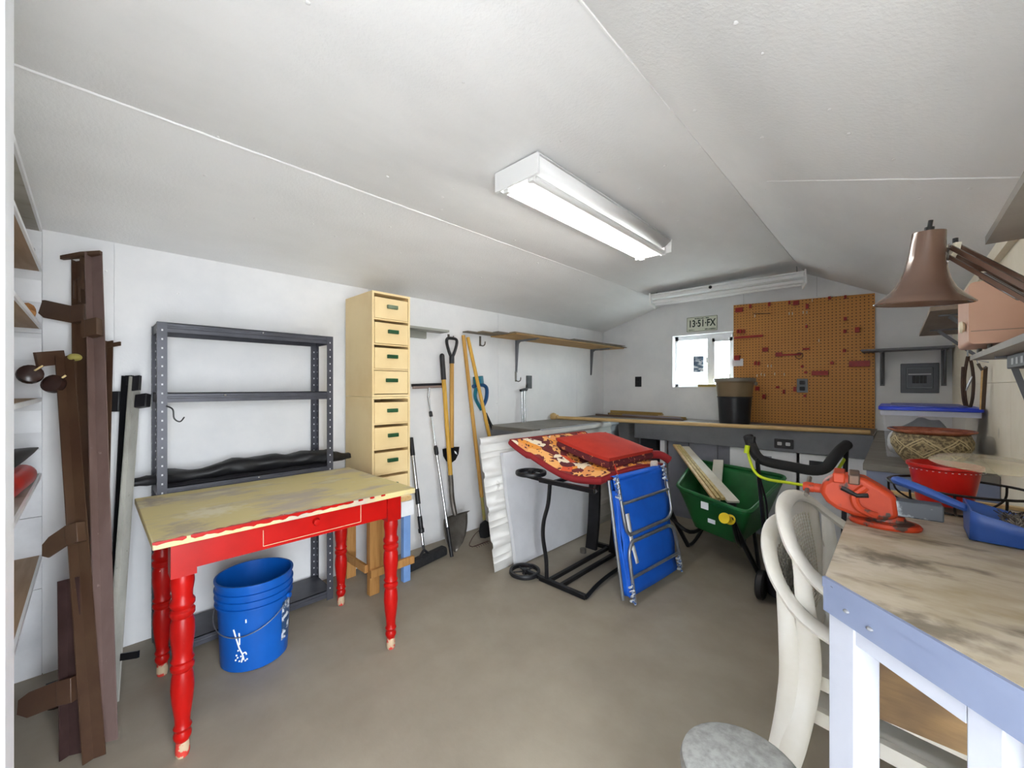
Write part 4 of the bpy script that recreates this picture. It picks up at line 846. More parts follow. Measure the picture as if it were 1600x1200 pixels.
# cushions
def floral():
    m = bpy.data.materials.new('floral_fabric'); m.use_nodes = True; nt = m.node_tree; b = nt.nodes['Principled BSDF']; b.inputs['Roughness'].default_value = .85; L_ = nt.links.new
    tc = nt.nodes.new('ShaderNodeTexCoord'); n0 = nt.nodes.new('ShaderNodeTexNoise'); n0.inputs['Scale'].default_value = 9
    ad = nt.nodes.new('ShaderNodeVectorMath'); ad.operation = 'MULTIPLY_ADD'; ad.inputs[1].default_value = (.09, .09, .09); L_(tc.outputs['Object'], n0.inputs[0]); L_(n0.outputs[1], ad.inputs[0]); L_(tc.outputs['Object'], ad.inputs[2])
    v = nt.nodes.new('ShaderNodeTexVoronoi'); v.inputs['Scale'].default_value = 15; L_(ad.outputs[0], v.inputs['Vector'])
    sp_ = nt.nodes.new('ShaderNodeSeparateColor'); L_(v.outputs['Color'], sp_.inputs[0]); cr = nt.nodes.new('ShaderNodeValToRGB'); cr.color_ramp.interpolation = 'CONSTANT'
    cols = ['#6b2327', '#e8973a', '#7d2b2a', '#f0b069', '#5a1f26', '#e79b5c', '#efe0c6', '#d9552f']
    while len(cr.color_ramp.elements) < len(cols): cr.color_ramp.elements.new(.5)
    for i, (e, c_) in enumerate(zip(cr.color_ramp.elements, cols)): e.position = i / len(cols); e.color = lin(c_)
    L_(sp_.outputs[0], cr.inputs[0]); n2 = nt.nodes.new('ShaderNodeTexNoise'); n2.inputs['Scale'].default_value = 38; n2.inputs['Detail'].default_value = 1
    mr = nt.nodes.new('ShaderNodeMapRange'); mr.inputs[1].default_value = .6; mr.inputs[2].default_value = .63; L_(tc.outputs['Object'], n2.inputs[0]); L_(n2.outputs[0], mr.inputs[0])
    mx = nt.nodes.new('ShaderNodeMix'); mx.data_type = 'RGBA'; L_(mr.outputs[0], mx.inputs[0]); L_(cr.outputs[0], mx.inputs[6]); mx.inputs[7].default_value = lin('#5c2027'); L_(mx.outputs[2], b.inputs['Base Color']); return m
flo = floral(); redc = mat('rust_red_canvas', '#b8301f', .8, col2='#ab2a1b', scale=8, bump=.08, bscale=300); redd = mat('dark_red_canvas', '#8e1f22', .8, col2='#82191e', scale=8)
def pad(corners, bend, thick, puff, nx=20, ny=14):
    A, B, C, D = [V(c) for c in corners]           # A-B front, D-C back
    def base(u, v): return A.lerp(B, u).lerp(D.lerp(C, u), v) + V((0, 0, bend(u, v)))
    def edge(u): return (1 - (2 * u - 1) ** 4)
    topf = lambda u, v: base(u, v) + V((0, 0, thick + puff * edge(u) * edge(v)))
    bot = lambda u, v: base(u, v)
    return base, topf, bot, nx, ny
def pad_parts(t, P, mtop, mside, mbot):
    base, topf, bot, nx, ny = P
    tm = obj('top_panel', MB().grid(lambda u, v: topf(u, v), nx, ny), mtop, t)
    obj('bottom_panel', MB().grid(lambda u, v: bot(u, v), nx, ny), mbot, t)
    loop = [(u / nx, 0) for u in range(nx)] + [(1, v / ny) for v in range(ny)] + [(1 - u / nx, 1) for u in range(nx)] + [(0, 1 - v / ny) for v in range(ny)]
    cen = base(.5, .5)
    def sd(i, j):
        u, v = loop[int(round(i * len(loop))) % len(loop)]; p = topf(u, v).lerp(bot(u, v), j); o = (base(u, v) - cen); o.z = 0; return p + o.normalized() * .012 * math.sin(math.pi * j)
    obj('side_band', MB().grid(sd, len(loop), 5, True), mside, t)
    obj('piping', MB().tube([topf(u, v) + V((0, 0, .0)) for u, v in loop], .0045, 6, True), mside, tm)
bend1 = lambda u, v: .175 * (1 - u) ** 2.2 + .012 * math.sin(u * 7 + v * 3) * (.2 < u) + .02 * max(0, math.sin(v * 3.1)) * (u > .6)
t = thing('floral_cushion', 'orange floral lounger cushion with red underside draped on the chaise frame', 'cushion', (-1.45, 2.3, .64))
P1 = pad(((-1.80, 1.865, .645), (-1.205, 1.985, .640), (-1.145, 2.70, .640), (-1.72, 2.60, .645)), bend1, .038, .028)
pad_parts(t, P1, flo, redd, redd)
tgp = P1[1](.93, .93); tg = obj('care_tag', MB(frame(tgp + V((.05, -.12, -.02)), (.4, .9, 0))).prism(rrect(-.03, -.045, .03, .05, .012), .002, Matrix(((1, 0, 0, 0), (0, 0, -1, 0), (0, 1, 0, 0), (0, 0, 0, 1)))), mat('paper_tag', '#e8e2d6', .7, col2='#d7b7ac', scale=40), t)
obj('tie_cord', MB().tube(spline([P1[1](.86, .45) + V((0, 0, .06)), P1[1](.90, .3) + V((.0, 0, .045)), P1[1](.97, .22) + V((.01, 0, .008)), P1[0](1.0, .2) + V((.02, 0, -.0)), P1[0](1.0, .2) + V((.022, 0, -.10))], 6), .005, 6), redc, t)
bend2 = lambda u, v: .045 * (1 - u) ** 1.5 - .012 * u
t = thing('red_cushion', 'rust-red folded seat cushion with floral edge lying on top of floral cushion', 'cushion', (-1.45, 2.4, .73))
P2 = pad(((-1.615, 2.13, .755), (-1.225, 2.105, .728), (-1.19, 2.60, .728), (-1.55, 2.62, .755)), bend2, .042, .0, 16, 12)
pad_parts(t, P2, flo, mat('maroon_floral_band', '#5a1c24', .85, col2='#c77a52', scale=26, lo=.58, hi=.62), redd)
P3 = pad(((-1.62, 2.125, .798), (-1.22, 2.10, .772), (-1.185, 2.605, .772), (-1.555, 2.625, .798)), bend2, .018, .045, 16, 12)
base, topf, bot, nx, ny = P3
rt = obj('red_cover', MB().grid(topf, nx, ny), redc, t)
loop = [(u / nx, 0) for u in range(nx)] + [(1, v / ny) for v in range(ny)] + [(1 - u / nx, 1) for u in range(nx)] + [(0, 1 - v / ny) for v in range(ny)]
obj('cover_band', MB().grid(lambda i, j: topf(*loop[int(round(i * len(loop))) % len(loop)]).lerp(bot(*loop[int(round(i * len(loop))) % len(loop)]), j), len(loop), 2, True), redc, rt)
obj('cover_seam', MB().tube([topf(u, v) for u, v in loop], .004, 6, True), redc, rt)
obj('rolled_flap', MB().tube(spline([(-1.23, 2.60, .735), (-1.17, 2.68, .735), (-1.12, 2.72, .70)], 5), .028, 10), redd, t)

# ================================================================ blue folding lounger leaning on the chaise
t = thing('folding_lounger', 'bright blue folded camp lounger with grey tube frame leaning on chaise', 'folding lounger', (-1.05, 2.33, 0))
A, B = V((-1.055, 2.02, .012)), V((-1.0, 2.60, .012)); uv = (B - A).normalized(); W_ = (B - A).length
up_ = (V((-1.16, 2.045, .69)) - A); up_ = (up_ - uv * up_.dot(uv)); Hc = up_.length; up_.normalize(); nv = uv.cross(up_)
if nv.x < 0: nv = -nv
Q = lambda u, v, n_=0: A + uv * u + up_ * v + nv * n_
blue = mat('blue_canvas', '#1463d6', .6, col2='#0f57c4', scale=4); 
def fab(off, sag):
    return lambda u, v: Q(.02 + u * (W_ - .04), .03 + v * (Hc - .05), off + sag * math.sin(math.pi * u) * math.sin(math.pi * v) + .006 * math.sin(v * 17 + u * 3))
obj('fabric', MB().grid(fab(-.004, .008), 10, 24), blue, t, solid=.003)
obj('fabric', MB().grid(fab(-.05, -.006), 10, 24), blue, t, solid=.003)
obj('top_fold', MB().grid(lambda u, v: Q(.03 + u * (W_ - .06), Hc - .025 + .024 * math.sin(math.pi * v), -.027 + .025 * math.cos(math.pi * v)), 8, 8), blue, t, solid=.003)
obj('side_fold', MB().grid(lambda u, v: Q(.015 + .006 * math.sin(u * 9), .04 + u * (Hc - .12), -.05 + v * .05), 16, 4), blue, t, solid=.003)
r = .0105
obj('upper_tube', MB().tube(spline([Q(.03, Hc - .01, .012), Q(.035, .55, .014), Q(.045, .40, .016), Q(.075, .355, .016)], 5) + spline([Q(W_ - .10, .355, .016), Q(W_ - .05, .375, .016), Q(W_ - .025, .43, .016), Q(W_ - .03, .6, .014), Q(W_ - .045, Hc - .01, .012)], 5), r, 10), steel, t)
obj('lower_tube', MB().tube(spline([Q(.045, .0, .012), Q(.045, .2, .014), Q(.05, .27, .016), Q(.085, .315, .016)], 5) + spline([Q(W_ - .10, .315, .016), Q(W_ - .05, .30, .016), Q(W_ - .02, .25, .016), Q(W_ - .0, .04, .012)], 5), r, 10), steel, t)
obj('cross_tube', MB().cyl(Q(.035, .53, .014), Q(W_ - .03, .53, .014), .009, 10), steel, t); obj('cross_tube', MB().cyl(Q(.045, .13, .014), Q(W_ - .01, .13, .014), .009, 10), steel, t)
obj('rear_tube', MB().tube([Q(-.002, .02, -.03), Q(.0, .3, -.03), Q(.004, Hc - .02, -.028)], .0095, 8), steel, t)
cordm = mat('speckled_lacing', '#cfd4d8', .6, col2='#2f5fa8', scale=60, lo=.45, hi=.55)
for (u, v0, v1) in ((.02, Hc - .13, Hc + .005), (W_ - .04, Hc - .10, Hc + .005), (.03, .0, .10), (W_ - .02, .02, .11)):
    obj('lacing', MB().tube([Q(u + .012 * math.sin(k * 1.9), v0 + (v1 - v0) * k / 14, .012 + .012 * math.cos(k * 1.9)) for k in range(15)], .007, 6), cordm, t)
obj('tag', MB().grid(lambda u, v: Q(.075 + u * .035 - v * .01, .27 + v * .2, .012), 1, 3), trimw, t, solid=.001)
obj('tag', MB().grid(lambda u, v: Q(.10 + u * .03 - v * .02, .19 + v * .10, .013), 1, 3), trimw, t, solid=.001)

# ================================================================ green wheelbarrow
gr = mat('green_barrow_plastic', '#1f6a35', .38, col2='#185a2c', scale=4)
t = thing('wheelbarrow', 'green plastic wheelbarrow with yellow grip in front of the back bench', 'wheelbarrow', (-.89, 3.1, 0))
rc = [V((-1.135, 2.875, .487)), V((-.625, 2.645, .458)), V((-.575, 3.47, .55)), V((-1.27, 3.63, .56))]; rim = []
for k in range(4):
    p_, q_, n_ = rc[k - 1], rc[k], rc[(k + 1) % 4]; rr_ = .075
    a_, b_ = q_ + (p_ - q_).normalized() * rr_, q_ + (n_ - q_).normalized() * rr_
    for j in range(6): t_ = j / 5; rim.append(a_ * (1 - t_) ** 2 + q_ * 2 * t_ * (1 - t_) + b_ * t_ ** 2)
    nx_ = n_ + (q_ - n_).normalized() * rr_
    for j in range(1, 5): rim.append(b_.lerp(nx_, j / 5))
cen = V((-.90, 3.16, 0)); nr = len(rim)
def tray(i, j):
    p = rim[int(round(i * nr)) % nr]; k = 1 - .36 * j ** .9; q = cen + (V((p.x, p.y, 0)) - cen) * k; return V((q.x, q.y, p.z - (p.z - .205) * (j ** .92)))
mb = MB().grid(tray, nr, 8, True); mb.f.append(tuple(i * 9 + 8 for i in range(nr)))
tr = obj('tray', mb, gr, t, solid=.005, ang=60); obj('lip', MB().tube([p + V((0, 0, .002)) for p in rim], .013, 8, True), gr, tr)
st_ = V((-.93, 2.775, .40)); obj('sticker', MB(frame(pD(1101, 790, 2.345), (.93, -.36, 0), (0, 0, 1))).prism(rrect(-.025, -.02, .025, .02, .002), .0015, Matrix(((1, 0, 0, 0), (0, 0, -1, 0), (0, 1, 0, 0), (0, 0, 0, 1)))), trimw, tr)
obj('sticker', MB(frame(pD(1113, 815, 2.37), (.93, -.36, 0), (0, 0, 1))).prism(rrect(-.03, -.012, .02, .012, .002), .0015, Matrix(((1, 0, 0, 0), (0, 0, -1, 0), (0, 1, 0, 0), (0, 0, 0, 1)))), trimw, tr)
for sx_, g, leg, nm in ((1, (-.715, 2.575, .425), (-.643, 2.955), 0), (-1, (-1.20, 2.79, .44), (-1.13, 3.086), 1)):
    ax_ = V((-.93 + sx_ * .09, 3.50, .17)); g = V(g)
    h_ = obj('handle_tube', MB().tube(spline([g, g + V((sx_ * .012, .05, -.02)), g + V((sx_ * .02, .13, -.16)), V((-.90 + sx_ * .17, 2.95, .165)), V((-.91 + sx_ * .12, 3.25, .165)), ax_], 6), .014, 8), blackm, t)
    obj('grip', MB().lathe([(.0, 0), (.030, 0), (.031, .006), (.021, .014), (.019, .05), (.021, .095), (.03, .10), (.03, .108), (0, .11)], zframe(g + V((0, .0, .0)) - V((sx_ * .004, .06, -.02)), (sx_ * .004, .11, -.035)), 16), mat('yellow_rubber', '#e8c91c', .5), h_)
    l = V((leg[0], leg[1], .012))
    obj('leg', MB().tube(spline([g + V((sx_ * .012, .05, -.02)), (g + V((sx_ * .012, .05, -.02))).lerp(l, .5) + V((0, -.012, 0)), l], 6), .016, 8), blackm, t)
    obj('leg_brace', MB().tube(spline([l, l + V((-sx_ * .02, .09, .02)), V((-.90 + sx_ * .15, 3.30, .185))], 5), .012, 8), blackm, t)
obj('wheel', MB().lathe([(0, -.03), (.06, -.03), (.12, -.038), (.155, -.028), (.165, 0), (.155, .028), (.12, .038), (.06, .03), (0, .03)], zframe((-.93, 3.50, .166), (1, .05, 0)), 28), blackp, t)
# boards in the barrow
bw = mat('white_board', '#dcd8cc', .6, col2='#cfc9b8', scale=6)
for lab_, p, q, w_, h_, m in (('wide white painted board lying in the green wheelbarrow', (-.765, 2.87, .455), (-1.36, 3.63, .665), .075, .014, bw),
                              ('narrow wooden strip, leftmost of those in the green wheelbarrow', (-.875, 2.85, .455), (-1.45, 3.625, .675), .020, .016, woodl),
                              ('narrow wooden strip, second from left in the green wheelbarrow', (-.85, 2.855, .462), (-1.428, 3.625, .675), .020, .016, mat('yellow_pine_strip', '#c9b377', .55, col2='#a88f4e', scale=8, stretch=(6, 1, 6))),
                              ('narrow wooden strip beside the wide white board in wheelbarrow', (-.822, 2.86, .466), (-1.405, 3.625, .675), .022, .018, MATS['yellow_pine_strip'])):
    tag(obj('board', MB().beam(p, q, w_, h_), m), lab_, 'board', 'boards in the wheelbarrow')
tag(obj('board', MB().beam((-1.02, 3.32, .25), (-1.055, 3.545, .60), .075, .014, (0, -1, .5)), bw), 'short white board standing at the back of wheelbarrow tray', 'board', 'boards in the wheelbarrow')

# ================================================================ lawn mower
t = thing('lawn_mower', 'black electric lawn mower with padded handle between wheelbarrow and bench', 'lawn mower', (-.36, 2.75, 0))
dk = MB(); 
def deck_f(u, v):
    a = u * 2 * math.pi; k = [1, 1, .96, .85, .5, .0][min(int(v * 5), 5)]; z = [.05, .15, .18, .20, .21, .215][min(int(v * 5), 5)]
    sq = lambda c_: math.copysign(abs(c_) ** .55, c_); return (-.36 + sq(math.cos(a)) * .185 * k, 2.77 + sq(math.sin(a)) * .21 * k, z)
obj('deck', MB().grid(deck_f, 32, 5, True), blackp, t)
obj('motor_hood', MB().lathe([(.13, .2), (.135, .26), (.12, .31), (.08, .335), (0, .34)], Matrix.Translation((-.36, 2.78, 0)), 24), blackp, t)
for x in (-.555, -.165):
    for y in (2.62, 2.94): obj('wheel', MB().lathe([(0, -.02), (.07, -.02), (.08, -.012), (.08, .012), (.07, .02), (0, .02)], zframe((x, y, .081), (1, 0, 0)), 20), blackp, t)
foamm = mat('black_foam_grip', '#232325', .85)
gp_ = [pD(1169, 682, 2.28), pD(1175, 698, 2.24), pD(1184, 714, 2.2), pD(1200, 722, 2.17), pD(1235, 729, 2.12), pD(1270, 735, 2.06), pD(1290, 731, 2.03), pD(1303, 715, 2.04), pD(1314, 702, 2.08), pD(1323, 695, 2.12)]
obj('foam_grip', MB().tube(spline(gp_, 4), .026, 12), foamm, t)
for (px_, py_, d_, x) in ((1183, 716, 2.2, -.52), (1322, 700, 2.1, -.20)):
    a = pD(px_, py_, d_); obj('handle_tube', MB().tube(spline([a, a.lerp(V((x, 2.62, .2)), .5) + V((0, -.01, 0)), V((x, 2.62, .16))], 5), .011, 8), blackm, t)
a = pD(1172, 690, 2.25); obj('switch_box', MB().beam(a + V((0, 0, -.05)), a + V((.005, .0, .03)), .04, .04), blackp, t, bevel=.006)
obj('trigger_rod', MB().tube(spline([pD(1183, 716, 2.17), pD(1189, 752, 2.17), pD(1198, 790, 2.2), pD(1200, 850, 2.22)], 5), .005, 6), blackm, t)
yg = mat('lime_cord', '#c9dc1c', .45)
cp = [pD(1167, 700, 2.24), pD(1172, 720, 2.2), pD(1180, 738, 2.16), pD(1196, 748, 2.12), pD(1230, 754, 2.05), pD(1280, 760, 1.98), pD(1300, 745, 1.98), pD(1313, 728, 2.05), pD(1320, 716, 2.1)]
obj('power_cord', MB().tube(spline(cp, 5), .0075, 8), yg, t); obj('cord_plug', MB().cyl(pD(1166, 708, 2.22), pD(1168, 696, 2.22), .013, 10), yg, t)

# ================================================================ vise bench with chamfered end
ZV = .88
dirty = mat('stained_bench_top', '#b0a596', .6, col2='#97896f', scale=5, stretch=(1.3, 2.4, 1), lo=.42, hi=.68, col3='#4a4234', scale3=6, stretch3=(1.2, 2.6, 1), lo3=.54, hi3=.74)
blot(dirty, (-.115, -.08, .88), (.085, .055, 1), '#4b4335', .75, 40); blot(dirty, (-.07, -.33, .88), (.09, .05, 1), '#51483a', .7, 40); blot(dirty, (.06, .05, .88), (.10, .03, 1), '#7d7260', .6, 30)
t = thing('vise_bench', 'stained plywood workbench with blue-grey edge and white legs at right', 'workbench', (.1, 1.1, 0))
cA, cB, cC = V((-.088, .862)), V((-.088, 1.652)), .508
poly = [(cA.x, cA.y), (XR - .002, cC), (XR - .002, 1.652), (cB.x, cB.y)]
topb = obj('top', MB(Matrix.Translation((0, 0, ZV - .018))).prism(poly, .018), dirty, t, smooth=False)
inn = lambda d: [(cA.x + d, cA.y + d * .4), (XR - .002, cC + d * 1.4), (XR - .002, 1.652 - d), (cB.x + d, cB.y - d)]
cd = (V((XR - .002, cC)) - cA).normalized(); cn = V((-cd.y, cd.x)); 
if cn.x < 0: cn = -cn
def cbox(s0, s1, n0, n1, z0, z1): 
    q = [cA + cd * s0 + cn * n0, cA + cd * s1 + cn * n0, cA + cd * s1 + cn * n1, cA + cd * s0 + cn * n1]
    return MB().prism([(p.x, p.y) for p in q], z1, None, z0)
Lc = (V((XR - .002, cC)) - cA).length
obj('edge_strip', cbox(.0, Lc - .001, -.006, .0, ZV - .018, ZV - .001), bluegrey, topb)
ap = obj('apron', cbox(.0, Lc - .001, -.004, .016, ZV - .058, ZV - .0185), bluegrey, t)
obj('side_apron', MB().box((cA.x - .001, cA.y + .02, ZV - .058), (cA.x + .016, cB.y, ZV - .0185)), bluegrey, t)
for s_, z in ((.045, ZV - .036), (.085, ZV - .04)): obj('screw_hole', MB().sphere((*(cA + cd * s_ - cn * .004), z), .005, 8, (1, 1, .6)), greyp, ap)
lw = mat('bluish_white_leg_paint', '#b0b4c0', .5, col2='#a6aab7', scale=5)
obj('leg', cbox(.004, .052, .002, .045, 0, ZV - .0585), lw, t, bevel=.002)
obj('leg', cbox(.20, .236, .004, .03, 0, ZV - .0585), lw, t, bevel=.002); obj('leg', cbox(.29, .326, .004, .03, 0, ZV - .0585), lw, t, bevel=.002)
obj('front_rail', cbox(.0525, .1995, .004, .022, ZV - .085, ZV - .0585), lw, t)
obj('leg', MB().box((cB.x + .005, cB.y - .05, 0), (cB.x + .045, cB.y - .01, ZV - .0585)), lw, t)
bwd = mat('old_brown_plywood', '#b18f63', .65, col2='#8a6f50', scale=5, stretch=(1, 1, 6), col3='#6b5746', scale3=3, lo3=.5, hi3=.62)
obj('brace_board', MB().box((cA.x + .02, .985, .60), (XR - .003, 1.003, ZV - .0585)), bwd, t)
obj('back_strip', MB().box((cB.x + .03, 1.6525, ZV - .02), (XR - .003, 1.672, ZV + .008)), woodl, t)

# vise
VO = V((-.055, 1.265, ZV + .0005)); t = thing('bench_vise', 'orange cast-iron bench vise bolted to the stained bench corner', 'vise', VO)
orng = mat('worn_orange_paint', '#b23a16', .5, col2='#a03010', scale=12, col3='#42352f', scale3=22, lo3=.57, hi3=.62)
vm = MB(frame(VO, (1, .06, 0)) @ Matrix.Diagonal((.95, .92, .88, 1)))
FXZ = Matrix(((1, 0, 0, 0), (0, 0, 1, 0), (0, 1, 0, 0), (0, 0, 0, 1)))
obj('base', MB(vm.M).lathe([(0, 0), (.062, 0), (.064, .006), (.06, .012), (.038, .016), (.034, .03), (0, .03)], Matrix.Translation((.035, 0, 0)) @ Matrix.Diagonal((1.05, .8, 1, 1)), 24), orng, t)
bo = obj('body', MB(vm.M).prism([(-.055, .03), (-.075, .045), (-.088, .07), (-.084, .098), (-.062, .118), (-.03, .126), (.0, .122), (.03, .102), (.055, .082), (.06, .03), (.035, .018), (-.02, .018)], .032, FXZ, -.036), orng, t, bevel=.010, seg=3)
obj('jaw', MB(vm.M).box((-.062, -.045, .104), (-.038, .045, .130)), orng, t, bevel=.003); obj('jaw', MB(vm.M).box((-.032, -.045, .104), (-.010, .045, .130)), mat('dirty_steel', '#5b524b', .5, .5, col2='#7d5a48', scale=20), t, bevel=.003)
obj('swivel_rib', MB(vm.M).tube(spline([(.0, -.038, .10), (-.02, -.042, .075), (-.012, -.044, .045), (.02, -.04, .03)], 5), .009, 8), orng, bo)
obj('lock_lever', MB(vm.M).tube([(-.045, -.043, .092), (-.015, -.048, .078), (.005, -.05, .082)], .006, 6), blackm, t)
obj('slide_bar', MB(vm.M).box((.05, -.03, .035), (.132, .012, .075)), mat('chipped_grey_paint', '#4b4f57', .45, .3, col2='#9aa0a8', scale=16, lo=.55, hi=.62), t, bevel=.003)
sc_ = obj('screw', MB(vm.M).cyl((-.10, -.004, .075), (-.07, -.004, .075), .013, 12), orng, t)
obj('screw_head', MB(vm.M).lathe([(0, 0), (.012, 0), (.015, .008), (.014, .022), (.01, .028)], zframe((-.125, -.004, .075), (1, 0, 0)), 12), orng, sc_)
obj('handle_bar', MB(vm.M).cyl((-.115, -.05, .062), (-.115, .06, .09), .0055, 8), steeld, sc_)

# dustpan and hand brush
t = thing('dustpan', 'blue plastic dustpan lying on the stained bench by the wall', 'dustpan', (.17, 1.33, ZV))
dp = mat('blue_dustpan_plastic', '#35569f', .4, col2='#2d4d94', scale=5)
px0, px1, py0, py1 = .108, .280, 1.235, 1.385
def pan(u, v):
    s_ = (v - .5) * 2; hgt = .062 * (1 - u * .75)
    if abs(s_) > .8: e = (abs(s_) - .8) / .2; return (px0 + u * (px1 - px0), (py0 + py1) / 2 + math.copysign(.8 + .2 * e, s_) * (py1 - py0) / 2 * (.8 + .2 * u + e * .06), ZV + .004 + hgt * e)
    return (px0 + u * (px1 - px0), (py0 + py1) / 2 + s_ * (py1 - py0) / 2 * (.8 + .2 * u), ZV + .004)
pn = obj('pan', MB().grid(pan, 10, 20), dp, t, solid=.003, ang=50)
obj('back_wall', MB(frame((px0, (py0 + py1) / 2, ZV + .003), (0, 1, 0), (0, 0, 1))).prism([(-.048, 0), (.048, 0), (.0645, .063), (-.0645, .063)], .003, Matrix(((1, 0, 0, 0), (0, 0, -1, 0), (0, 1, 0, 0), (0, 0, 0, 1)))), dp, t)
obj('handle', MB().tube(spline([(px0 + .002, 1.31, ZV + .056), (px0 - .025, 1.315, ZV + .066), (px0 - .07, 1.335, ZV + .082), (px0 - .115, 1.36, ZV + .094)], 6), [.010, .011, .012, .012, .0125, .013, .013, .0135, .014, .014, .0145, .0145, .015, .015, .015, .0152, .0152, .014, .009], 12, flat=.7), dp, t)
t = thing('hand_brush', 'dark bristled hand brush lying inside the blue dustpan', 'brush', (.22, 1.33, ZV + .008))
br = MB(); rb_ = random.Random(5)
for k in range(260):
    x = rb_.uniform(.165, .26); y = rb_.uniform(1.262, 1.362); z = ZV + .012
    br.tube([(x, y, z), (x + rb_.uniform(-.012, .012), y + rb_.uniform(-.012, .012), z + .022), (x + rb_.uniform(-.02, .02), y + rb_.uniform(-.02, .02), z + .042)], .0011, 4)
obj('bristles', br, mat('brush_bristle', '#3a342f', .8, col2='#8a8176', scale=20), t, kind='stuff')
obj('brush_back', MB().box((.16, 1.26, ZV + .0065), (.264, 1.366, ZV + .013)), blackp, t, bevel=.002)

# wire basket, red bowl, clear lid
BC = V((.112, 1.518)); RB = .132
t = thing('wire_basket', 'black wire hanging basket ring on the bench behind dustpan', 'basket', (BC.x, BC.y, ZV))
bkm = mat('black_wire', '#1a1512', .5, .3)
ring = lambda r, z, n=40: [(BC.x + r * math.cos(k * 2 * math.pi / n), BC.y + r * math.sin(k * 2 * math.pi / n) * .93, z) for k in range(n)]
obj('rim', MB().tube(ring(RB, ZV + .066), .0032, 6, True), bkm, t)
obj('base_ring', MB().tube(ring(.06, ZV + .005, 24), .003, 6, True), bkm, t)
for k in range(10):
    a = k * 2 * math.pi / 10 + .2; e = V((math.cos(a), math.sin(a) * .93))
    obj('wire', MB().tube(spline([(*(BC + e * RB), ZV + .066), (*(BC + e * RB * .97), ZV + .035), (*(BC + e * .10), ZV + .015), (*(BC + e * .06), ZV + .005)], 4), .0025, 5), bkm, t)
t = thing('red_bowl', 'red plastic bowl with stitched rim sitting in the wire basket', 'bowl', (BC.x - .01, BC.y + .0, ZV + .01))
bz_ = ZV + .012; bc = Matrix.Translation((.088, 1.548, bz_)) @ Matrix.Diagonal((.76, .76, .95, 1))
obj('bowl', MB().olathe([(0, 0), (.06, 0), (.068, .004), (.088, .10), (.094, .103), (.094, .111), (.086, .112), (.083, .10), (.064, .008), (0, .006)], bc, 36), redpl, t)
for k in range(40):
    a = k * 2 * math.pi / 40
    if math.sin(a - TH) < .3: obj('rim_stitch', MB().box((-.0008, -.0022, -.0008), (.0008, .0022, .0008), bc @ Matrix.Rotation(a, 4, 'Z') @ Matrix.Translation((.0955, 0, .097))), ltgrey, t)
clear = mat('clear_plastic', '#ece2c8', .12, alpha=.30, col2='#e2d3ae', scale=5)
LM = Matrix.Translation((.165, 1.545, bz_ + .112)) @ Matrix.Rotation(math.radians(2), 4, 'Y') @ Matrix.Rotation(math.radians(3), 4, 'X')
tag(obj('plastic_lid', MB().olathe([(0, .016), (.05, .017), (.09, .012), (.102, .004), (.106, 0), (.104, -.001), (.09, .010), (.05, .015), (0, .014)], LM, 36), clear), 'clear domed plastic lid resting on the red bowl', 'lid')
tag(obj('candle', MB().lathe([(.0, 0), (.018, 0), (.018, .085), (.012, .09), (0, .088)], Matrix.Translation((.245, 1.39, ZV + .0005)), 16), mat('cream_wax', '#efe3bd', .5)), 'short cream candle standing against the right wall', 'candle')

# patterned planter and clear storage box on the right bench
pc = V((.105, 2.545, ZC + .0005))
def potmat():
    m = bpy.data.materials.new('carved_stoneware'); m.use_nodes = True; nt = m.node_tree; b = nt.nodes['Principled BSDF']; b.inputs['Roughness'].default_value = .6; L_ = nt.links.new
    tc = nt.nodes.new('ShaderNodeTexCoord'); s_ = nt.nodes.new('ShaderNodeSeparateXYZ'); L_(tc.outputs['Object'], s_.inputs[0])
    def M_(op, a, b_=None):
        n = nt.nodes.new('ShaderNodeMath'); n.operation = op
        for i, v_ in enumerate((a, b_)):
            if v_ is None: continue
            if isinstance(v_, (int, float)): n.inputs[i].default_value = v_
            else: L_(v_, n.inputs[i])
        return n.outputs[0]
    ang = M_('MULTIPLY', M_('ARCTAN2', s_.outputs[1], s_.outputs[0]), 7 / (2 * math.pi))
    tri = M_('MULTIPLY', M_('PINGPONG', ang, .5), 2.0)
    zz = M_('DIVIDE', M_('ABSOLUTE', M_('SUBTRACT', s_.outputs[2], .085)), .042)
    d = M_('ABSOLUTE', M_('SUBTRACT', M_('ADD', tri, zz), 1.0))
    d2 = M_('ABSOLUTE', M_('SUBTRACT', M_('ADD', tri, zz), .72))
    ln = M_('MAXIMUM', M_('LESS_THAN', d, .07), M_('LESS_THAN', d2, .05)); inb = M_('LESS_THAN', zz, 1.1); ln = M_('MULTIPLY', ln, inb)
    nz = nt.nodes.new('ShaderNodeTexNoise'); nz.inputs['Scale'].default_value = 90; L_(tc.outputs['Object'], nz.inputs[0])
    mr = nt.nodes.new('ShaderNodeMapRange'); mr.inputs[1].default_value = .42; mr.inputs[2].default_value = .58; L_(nz.outputs[0], mr.inputs[0])
    m1 = nt.nodes.new('ShaderNodeMix'); m1.data_type = 'RGBA'; m1.inputs[6].default_value = lin('#6b5d45'); m1.inputs[7].default_value = lin('#a8966f'); L_(mr.outputs[0], m1.inputs[0])
    m2 = nt.nodes.new('ShaderNodeMix'); m2.data_type = 'RGBA'; m2.inputs[7].default_value = lin('#c6b58a'); L_(m1.outputs[2], m2.inputs[6]); L_(ln, m2.inputs[0]); L_(m2.outputs[2], b.inputs['Base Color'])
    bp = nt.nodes.new('ShaderNodeBump'); bp.inputs['Strength'].default_value = .5; bp.inputs['Distance'].default_value = .004; L_(mr.outputs[0], bp.inputs['Height']); L_(bp.outputs[0], b.inputs['Normal']); return m
t = thing('planter_pot', 'round carved stoneware planter with copper-glazed rim before the clear box', 'planter', pc)
